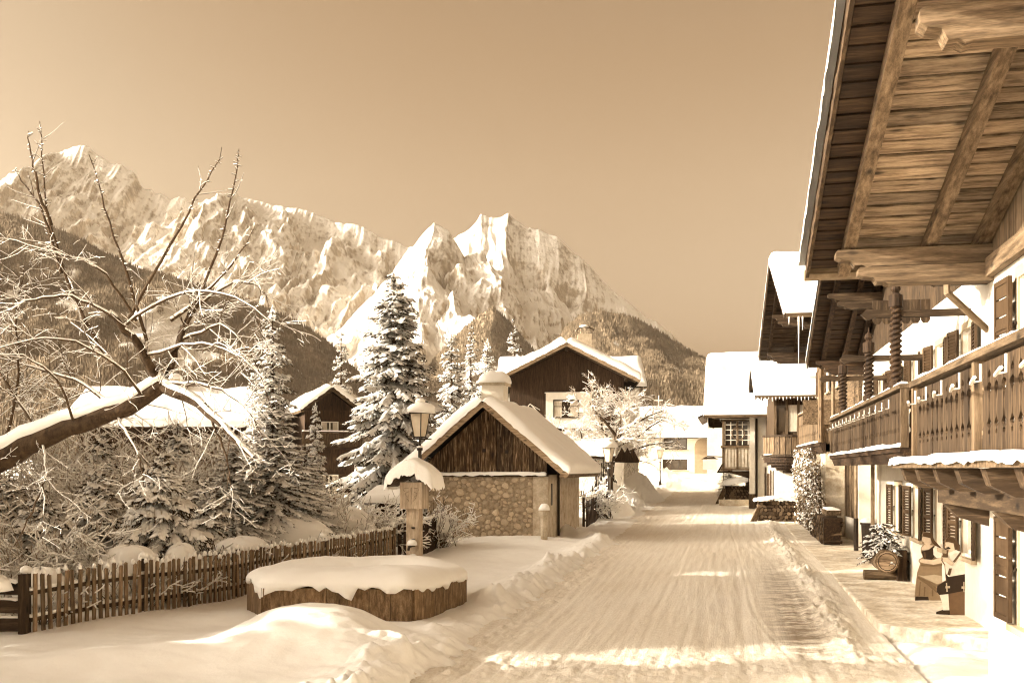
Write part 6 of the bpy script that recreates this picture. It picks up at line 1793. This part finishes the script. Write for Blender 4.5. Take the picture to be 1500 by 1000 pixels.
# ================================================================== SMALL THINGS ON THE RIGHT
# ---- ivy on the front of the tall chalet
def ivy():
    rg = np.random.RandomState(3)
    T = thing('ivy', 'dense frosted ivy climbing the front of the tall chalet', 'plant', ivyT.matrix_basis @ Vector((1.8, 8.0, 0)), -ivyA)
    tw = Twigs()
    for i in range(40):
        y = rg.uniform(-4.6, 4.4)
        q, r = limb(rg, (0, y, -0.2), (-0.05, rg.normal() * 0.15, 1), rg.uniform(2.2, 3.7), 0.03, 0.012, 9, 0.06)
        q[:, 0] = -0.08 - 0.10 * rg.rand(); tw.add(q, r)
    obj('stem', tw.mesh('stem', 5, BARK), T)
    n = 15000
    y = rg.uniform(-4.8, 4.5, n); z = 3.5 * rg.rand(n) ** 0.8
    dens = fbm(y * 0.9, z * 0.9, 3, 5)
    k = (dens > -0.28) & (z < 3.6 + 0.5 * vnoise(y, y * 0, 3)); y = y[k]; z = z[k]; m = len(y)
    bulge = 0.32 + 0.30 * fbm(y * 0.8 + 4, z * 0.8, 3, 7) + 0.35 * np.exp(-((y + 4.0) / 1.0) ** 2)
    x = -np.clip(bulge, 0.05, 1) * rg.rand(m) ** 0.5
    c = np.stack([x, y, z], -1)
    nrm = np.stack([-1 + 0 * x, rg.normal(size=m) * 0.7, rg.normal(size=m) * 0.6 + 0.2], -1); nrm /= np.linalg.norm(nrm, axis=1, keepdims=True)
    u = np.cross(nrm, rg.normal(size=(m, 3))); u /= np.linalg.norm(u, axis=1, keepdims=True); v = np.cross(nrm, u)
    s = rg.uniform(0.035, 0.075, (m, 1))
    q = np.stack([c - u * s, c + v * s * 0.7, c + u * s * 1.2, c - v * s * 0.7], 1).reshape(-1, 3)
    f = np.arange(m * 4).reshape(-1, 4)
    sn = rg.rand(m) < 0.34
    obj('foliage', mesh_np('foliage', q, f[~sn], LEAF), T)['kind'] = 'stuff'; obj('leaf_snow', mesh_np('leaf_snow', q, f[sn], SNOWF), T)['kind'] = 'stuff'
    return T
ivy()

# ---- firewood stacks
def woodstack(label, loc, rz, L, D, H, seed, split=True, cover=None, loglen=None, r0=0.065):
    rg = random.Random(seed)
    T = thing('firewood_stack', label, 'firewood', loc, rz, 'stacks of firewood')
    mes = []
    for k in range(6):
        n = rg.choice([4, 5, 6, 7])
        pr = [((rg.uniform(0.8, 1.15)) * math.cos(2 * math.pi * i / n + 0.3), rg.uniform(0.75, 1.1) * math.sin(2 * math.pi * i / n + 0.3)) for i in range(n)]
        mes.append(MB().prism([(a, b) for a, b in pr], 1.0, 'xz', 0).mesh('log', W['ly'] if k % 2 else W['my']))
    z = r0; row = 0
    while z < H - r0 * 0.5:
        x = r0 + (row % 2) * r0 * 0.8
        while x < L - r0 * 0.5:
            r = r0 * rg.uniform(0.75, 1.2)
            obj('log', rg.choice(mes), T, (x, rg.uniform(-0.04, 0.03), z), (0, rg.uniform(0, 6), rg.uniform(-0.06, 0.06)), (r * rg.uniform(0.8, 1.5), D * rg.uniform(0.94, 1.04), r * rg.uniform(0.6, 1.15)))
            x += r0 * 2.0
        z += r0 * 1.75; row += 1
    MB().box((0.02, 0.06, 0.01), (L - 0.02, D - 0.02, H - 0.08)).build('core', W['dx'], T)
    return T, H
# stack at the corner of the tall chalet
c_ = SF(36.8, 3.85, 0)
T1, H1 = woodstack('firewood stacked beside the white pilaster under the barred window', (c_.x, c_.y, 0.02), R(90) - ALPHA, 5.6, 0.62, 0.98, 3, r0=0.085)
for i, (a, b) in enumerate(((0.4, 1.3), (1.6, 2.3))):
    bx_ = MB().box((0, 0, 0), (b - a, 0.5, 0.03)); 
    for (p_, q_) in (((0, 0), (b - a, 0.03)), ((0, 0.47), (b - a, 0.5)), ((0, 0.03), (0.03, 0.47)), ((b - a - 0.03, 0.03), (b - a, 0.47))): bx_.box((p_[0], p_[1], 0.031), (q_[0], q_[1], 0.2))
    w_ = T1.matrix_basis @ Vector((a, -0.02, H1 + 0.0))
    tb = bx_.build('wooden_crate', W['lx'], loc=w_, rot=(0, 0, R(90) - ALPHA))
    tag(tb, ['shallow wooden crate on the firewood, nearer the pilaster', 'shallow wooden crate on the firewood, nearer the ivy'][i], 'crate')
    snow_slab('crate_snow', (0.02, 0.02, 0.205), (b - a - 0.04, 0, 0), (0, 0.46, 0), 0.04, tb, nu=10, nv=8, rnd=0.08, over=0.01)
MB().box((-0.12, -0.66, -0.1), (0.02, -0.56, 1.02)).build('post', W['dz'], T1); 
# stack by the middle chalet
p_ = at(1112, 757, 48.6)
T2, H2 = woodstack('firewood under a tilted snowy board in front of the rounded balcony', (p_.x, 48.8, rise(49) - 0.05), R(-9), 1.85, 0.9, 1.0, 5, r0=0.095)
cvb = MB().prism([(-0.15, 0.98), (2.0, 1.28), (2.0, 1.32), (-0.15, 1.02)], 1.2, 'xz', -0.15).build('cover_board', W['mx'], T2)
snow_slab('cover_snow', (-0.15, -0.15, 1.03), (2.15, 0, 0.3), (0, 1.2, 0), 0.10, cvb, nu=24, nv=14, rnd=0.12, over=0.02, seed=5)
for i in range(7):
    MB().bar((-0.1 - 0.05 * i, -0.05 - 0.03 * i, -0.05), (0.15 - 0.02 * i, 0.1, 0.85), 0.05, 0.03).build('leaning_slat', W['lz'], T2)
# stack by the corner house
p_ = at(1062, 736, 63.5)
T3, H3 = woodstack('firewood with thick snow left of the white corner pier', (13.35, 64.0, rise(64) - 0.05), R(-8), 1.55, 1.0, 1.25, 7, r0=0.11)
snow_slab('cover_snow', (-0.1, -0.1, 1.25), (1.75, 0, 0.25), (0, 1.2, 0), 0.32, T3, nu=24, nv=14, rnd=0.22, over=0.02, seed=6)
for i in range(6):
    MB().bar((-0.35 - 0.06 * i, -0.05, -0.05), (0.1 - 0.05 * i, 0.15, 1.0), 0.07, 0.04).build('leaning_slat', W['lz'], T3)
MB().box((-0.5, -2.2, -0.3), (1.7, -1.3, 0.38)).build('low_wall', PLASTER2, T3)

# ---- warning sign and dark bush by the bay window
p_ = at(1060, 700, 72); sgz = rise(72)
SG = thing('warning_sign', 'triangular warning sign on a thin post by the bay window', 'sign', (p_.x, 72, sgz), 0)
MB().tube([(0, 0, -0.3), (0, 0, 2.3)], 0.03, 6).build('post', METAL, SG)
MB().prism([(-0.5, 1.75), (0.5, 1.75), (0, 2.62)], 0.02, 'xz', -0.06).build('border', BLACKM, SG)
MB().prism([(-0.34, 1.85), (0.34, 1.85), (0, 2.44)], 0.01, 'xz', -0.072).build('face', WHITEP, SG)
MB().box((-0.05, -0.082, 1.9), (0.05, -0.074, 2.2)).build('symbol', BLACKM, SG)
conifer('yew_tree', 'low dark bush behind the warning sign', yew, (p_.x + 0.9, 74.5, sgz), 0, 0.65, scz=0.4, group='dense garden yews')['category'] = 'bush'

# ---- log planter with fir twigs by the shutters
pl_ = at(1310, 838, 0)
def planter():
    b = SF(25.6, 3.62, 0.01)
    T = thing('log_planter', 'hollow log planter with fir twigs standing on a log below the shutters', 'planter', b, -ALPHA)
    MB().tube([(-0.45, 0.0, 0.12), (0.45, 0.05, 0.12)], 0.12, 10).build('base_log', W['lx'], T)
    lg = MB().tube([(0.0, -0.55, 0.48), (0.02, 0.55, 0.48)], 0.27, 14).build('log', W['ly'], T)
    MB().tube([(0.0, -0.565, 0.48), (0.0, -0.552, 0.48)], 0.235, 14).build('cut_face', W['px'], lg)
    rgs = [(0.2 * math.cos(2 * math.pi * i / 14), -0.57, 0.48 + 0.2 * math.sin(2 * math.pi * i / 14)) for i in range(15)]
    MB().tube(rgs, 0.008, 4).build('growth_ring', W['dx'], lg)
    m = conifer_mesh(44, 0.7, 0.62, whorl=0.06, per=8, droop=0.5, twl=0.2, tw_step=0.10, ndl=12, snow=0.55, shape=lambda f: 1 - 0.5 * f)
    for q_, n_ in zip(m, ('stem', 'boughs', 'fir_twigs', 'twig_snow')): obj(n_, q_, T, (0, 0.05, 0.62))['kind'] = 'stuff'
    m2 = MB().box((0.28, -0.2, 0.0), (0.5, 0.6, 0.72)).build('box', W['dz'], T)
    return T
planter()

# ---- painted cut-out figures
def paint(n, c): return mat(n, c, tuple(x * 0.82 for x in c), scale=14, rough=0.6, bump=0.05, bdist=0.003)
PT_SKIN = paint('painted_skin', (0.72, 0.58, 0.43)); PT_WHITE = paint('painted_white', (0.84, 0.79, 0.69)); PT_DARK = paint('painted_dark', (0.035, 0.02, 0.01)); PT_BROWN = paint('painted_brown', (0.10, 0.058, 0.028))
PT_SKIRT = paint('painted_skirt', (0.33, 0.235, 0.14)); PT_SKIRT2 = paint('painted_skirt_dark', (0.21, 0.14, 0.075)); PT_APRON = paint('painted_apron', (0.55, 0.45, 0.32)); PT_BOARD = paint('board_brown', (0.17, 0.10, 0.05)); PT_LINE = paint('painted_line', (0.06, 0.035, 0.018))
def cutout(name, label, origin_px, Y, layers, scale_px):
    """layers: (part name, paint, [(px,py)...]) traced in a 1000x1000 sketch of the figure; flat plywood board cut to shape"""
    ox, oy = origin_px
    p = at(ox, oy, Y)
    zg = 0.0
    T = thing(name, label, 'cut-out figure', (p.x, p.y, zg), R(-6), 'painted cut-out figures')
    s = Y / F * scale_px
    for i, (n_, m_, pts) in enumerate(layers):
        poly = [((x - layers[0][2][0][0]) * s, (layers[0][2][0][1] - y) * s) for x, y in pts]
        d = 0.03 if i == 0 else 0.004
        mb = MB().prism(poly, -d, 'xz', 0.0 if i == 0 else -0.0305 - 0.0042 * (i if i < 4 else 3 + (i - 3) * 0.5))
        o = mb.build(n_, m_, T)
    return T
# zoom sketch coordinates: 1000 units = 180 px of the photograph
K = 0.18
def ell(cx, cy, rx, ry, n=14, a0=0): return [(cx + rx * math.cos(2 * math.pi * i / n + a0), cy + ry * math.sin(2 * math.pi * i / n + a0)) for i in range(n)]
woman = [('skirt', PT_SKIRT, [(335, 655), (545, 655), (570, 500), (570, 350), (550, 300), (540, 230), (490, 200), (470, 130), (440, 98), (400, 98), (388, 130), (392, 175), (402, 195), (380, 225), (380, 260), (395, 300), (365, 320), (362, 335), (375, 355), (350, 430), (338, 540), (332, 620)]),
         ('shoe', PT_DARK, [(332, 655), (335, 620), (435, 622), (440, 655)]),
         ('face', PT_SKIN, [(388, 140), (400, 130), (450, 140), (460, 185), (440, 205), (405, 195), (402, 180), (386, 170)]),
         ('hat', PT_BROWN, [(390, 132), (395, 105), (430, 96), (465, 110), (480, 160), (520, 205), (555, 245), (545, 255), (500, 225), (468, 185), (450, 145)]),
         ('neckline', PT_SKIN, [(382, 225), (405, 200), (440, 200), (475, 205), (440, 235), (400, 245), (382, 240)]),
         ('bodice', PT_DARK, [(380, 252), (400, 250), (440, 240), (478, 205), (480, 300), (460, 320), (400, 318), (392, 290)]),
         ('lacing', PT_BROWN, [(395, 258), (410, 256), (415, 310), (402, 312)]),
         ('sleeve', PT_WHITE, [(472, 230), (490, 208), (525, 225), (540, 260), (535, 300), (500, 308), (474, 280)]),
         ('arm', PT_SKIN, [(365, 320), (385, 315), (470, 322), (535, 300), (548, 330), (540, 345), (480, 360), (478, 372), (465, 358), (400, 350), (365, 338)]),
         ('waistband', PT_SKIRT2, [(378, 358), (470, 362), (540, 350), (545, 365), (470, 376), (375, 372)]),
         ('apron', PT_APRON, [(350, 445), (395, 452), (480, 440), (560, 455), (575, 500), (500, 515), (440, 490), (380, 460)]),
         ('fold', PT_SKIRT2, [(350, 455), (440, 500), (510, 560), (500, 590), (420, 520), (346, 470)]),
         ('fold', PT_SKIRT2, [(400, 540), (410, 540), (405, 615), (396, 615)]), ('fold', PT_SKIRT2, [(460, 560), (470, 560), (470, 615), (460, 615)]), ('fold', PT_SKIRT2, [(365, 500), (373, 500), (365, 612), (356, 612)])]
man = [('board', PT_BOARD, [(600, 780), (770, 780), (765, 430), (750, 320), (715, 280), (660, 250), (655, 190), (640, 158), (590, 155), (578, 185), (576, 215), (572, 230), (590, 240), (600, 262), (585, 285), (555, 300), (550, 340), (575, 380), (580, 440), (585, 500), (520, 540), (508, 590), (530, 610), (600, 590)]),
       ('boot', PT_DARK, [(505, 775), (507, 755), (560, 738), (612, 742), (614, 778)]),
       ('stocking', PT_WHITE, [(530, 612), (600, 605), (608, 740), (560, 742), (555, 690)]),
       ('trousers', PT_DARK, [(578, 450), (760, 440), (755, 575), (590, 610), (530, 618), (508, 590), (515, 545), (560, 515), (585, 505)]),
       ('shirt', PT_WHITE, [(590, 270), (660, 250), (715, 280), (748, 320), (758, 440), (600, 470), (580, 440), (575, 370), (555, 340), (560, 310), (590, 320), (600, 300)]),
       ('face', PT_SKIN, [(576, 190), (600, 188), (640, 198), (650, 250), (610, 275), (590, 265), (588, 245), (572, 232), (578, 215)]),
       ('hat', PT_BROWN, [(576, 190), (590, 155), (640, 155), (660, 180), (690, 210), (690, 260), (665, 255), (645, 200), (610, 185)]),
       ('moustache', PT_DARK, [(580, 232), (600, 226), (618, 238), (604, 246), (584, 242)]),
       ('brace', PT_BROWN, [(690, 268), (704, 272), (650, 355), (634, 345)]), ('brace', PT_BROWN, [(605, 400), (626, 400), (612, 460), (590, 450)]),
       ('hand', PT_SKIN, [(552, 310), (580, 300), (610, 325), (640, 360), (620, 380), (580, 350), (556, 345)]),
       ('pipe', PT_BROWN, [(552, 278), (585, 280), (590, 245), (600, 250), (592, 312), (556, 312)]),
       ('collar', PT_WHITE, [(600, 275), (630, 262), (640, 285), (610, 300)]),
       ('embroidery', PT_APRON, [(575, 545), (610, 543), (610, 560), (575, 562)]), ('embroidery', PT_APRON, [(700, 545), (745, 543), (745, 562), (700, 564)]),
       ('embroidery', PT_APRON, [(578, 518), (586, 518), (592, 590), (582, 590)]), ('embroidery', PT_APRON, [(714, 508), (722, 508), (722, 590), (714, 590)])]
cutout('figure_cutout', 'painted plywood cut-out of a woman in a long skirt by the shutters', (1280 + 335 * K, 760 + 655 * K), 20.6, woman, K)
cutout('figure_cutout', 'painted plywood cut-out of a seated man in dark breeches smoking a pipe', (1280 + 600 * K, 760 + 780 * K), 18.6, man, K)
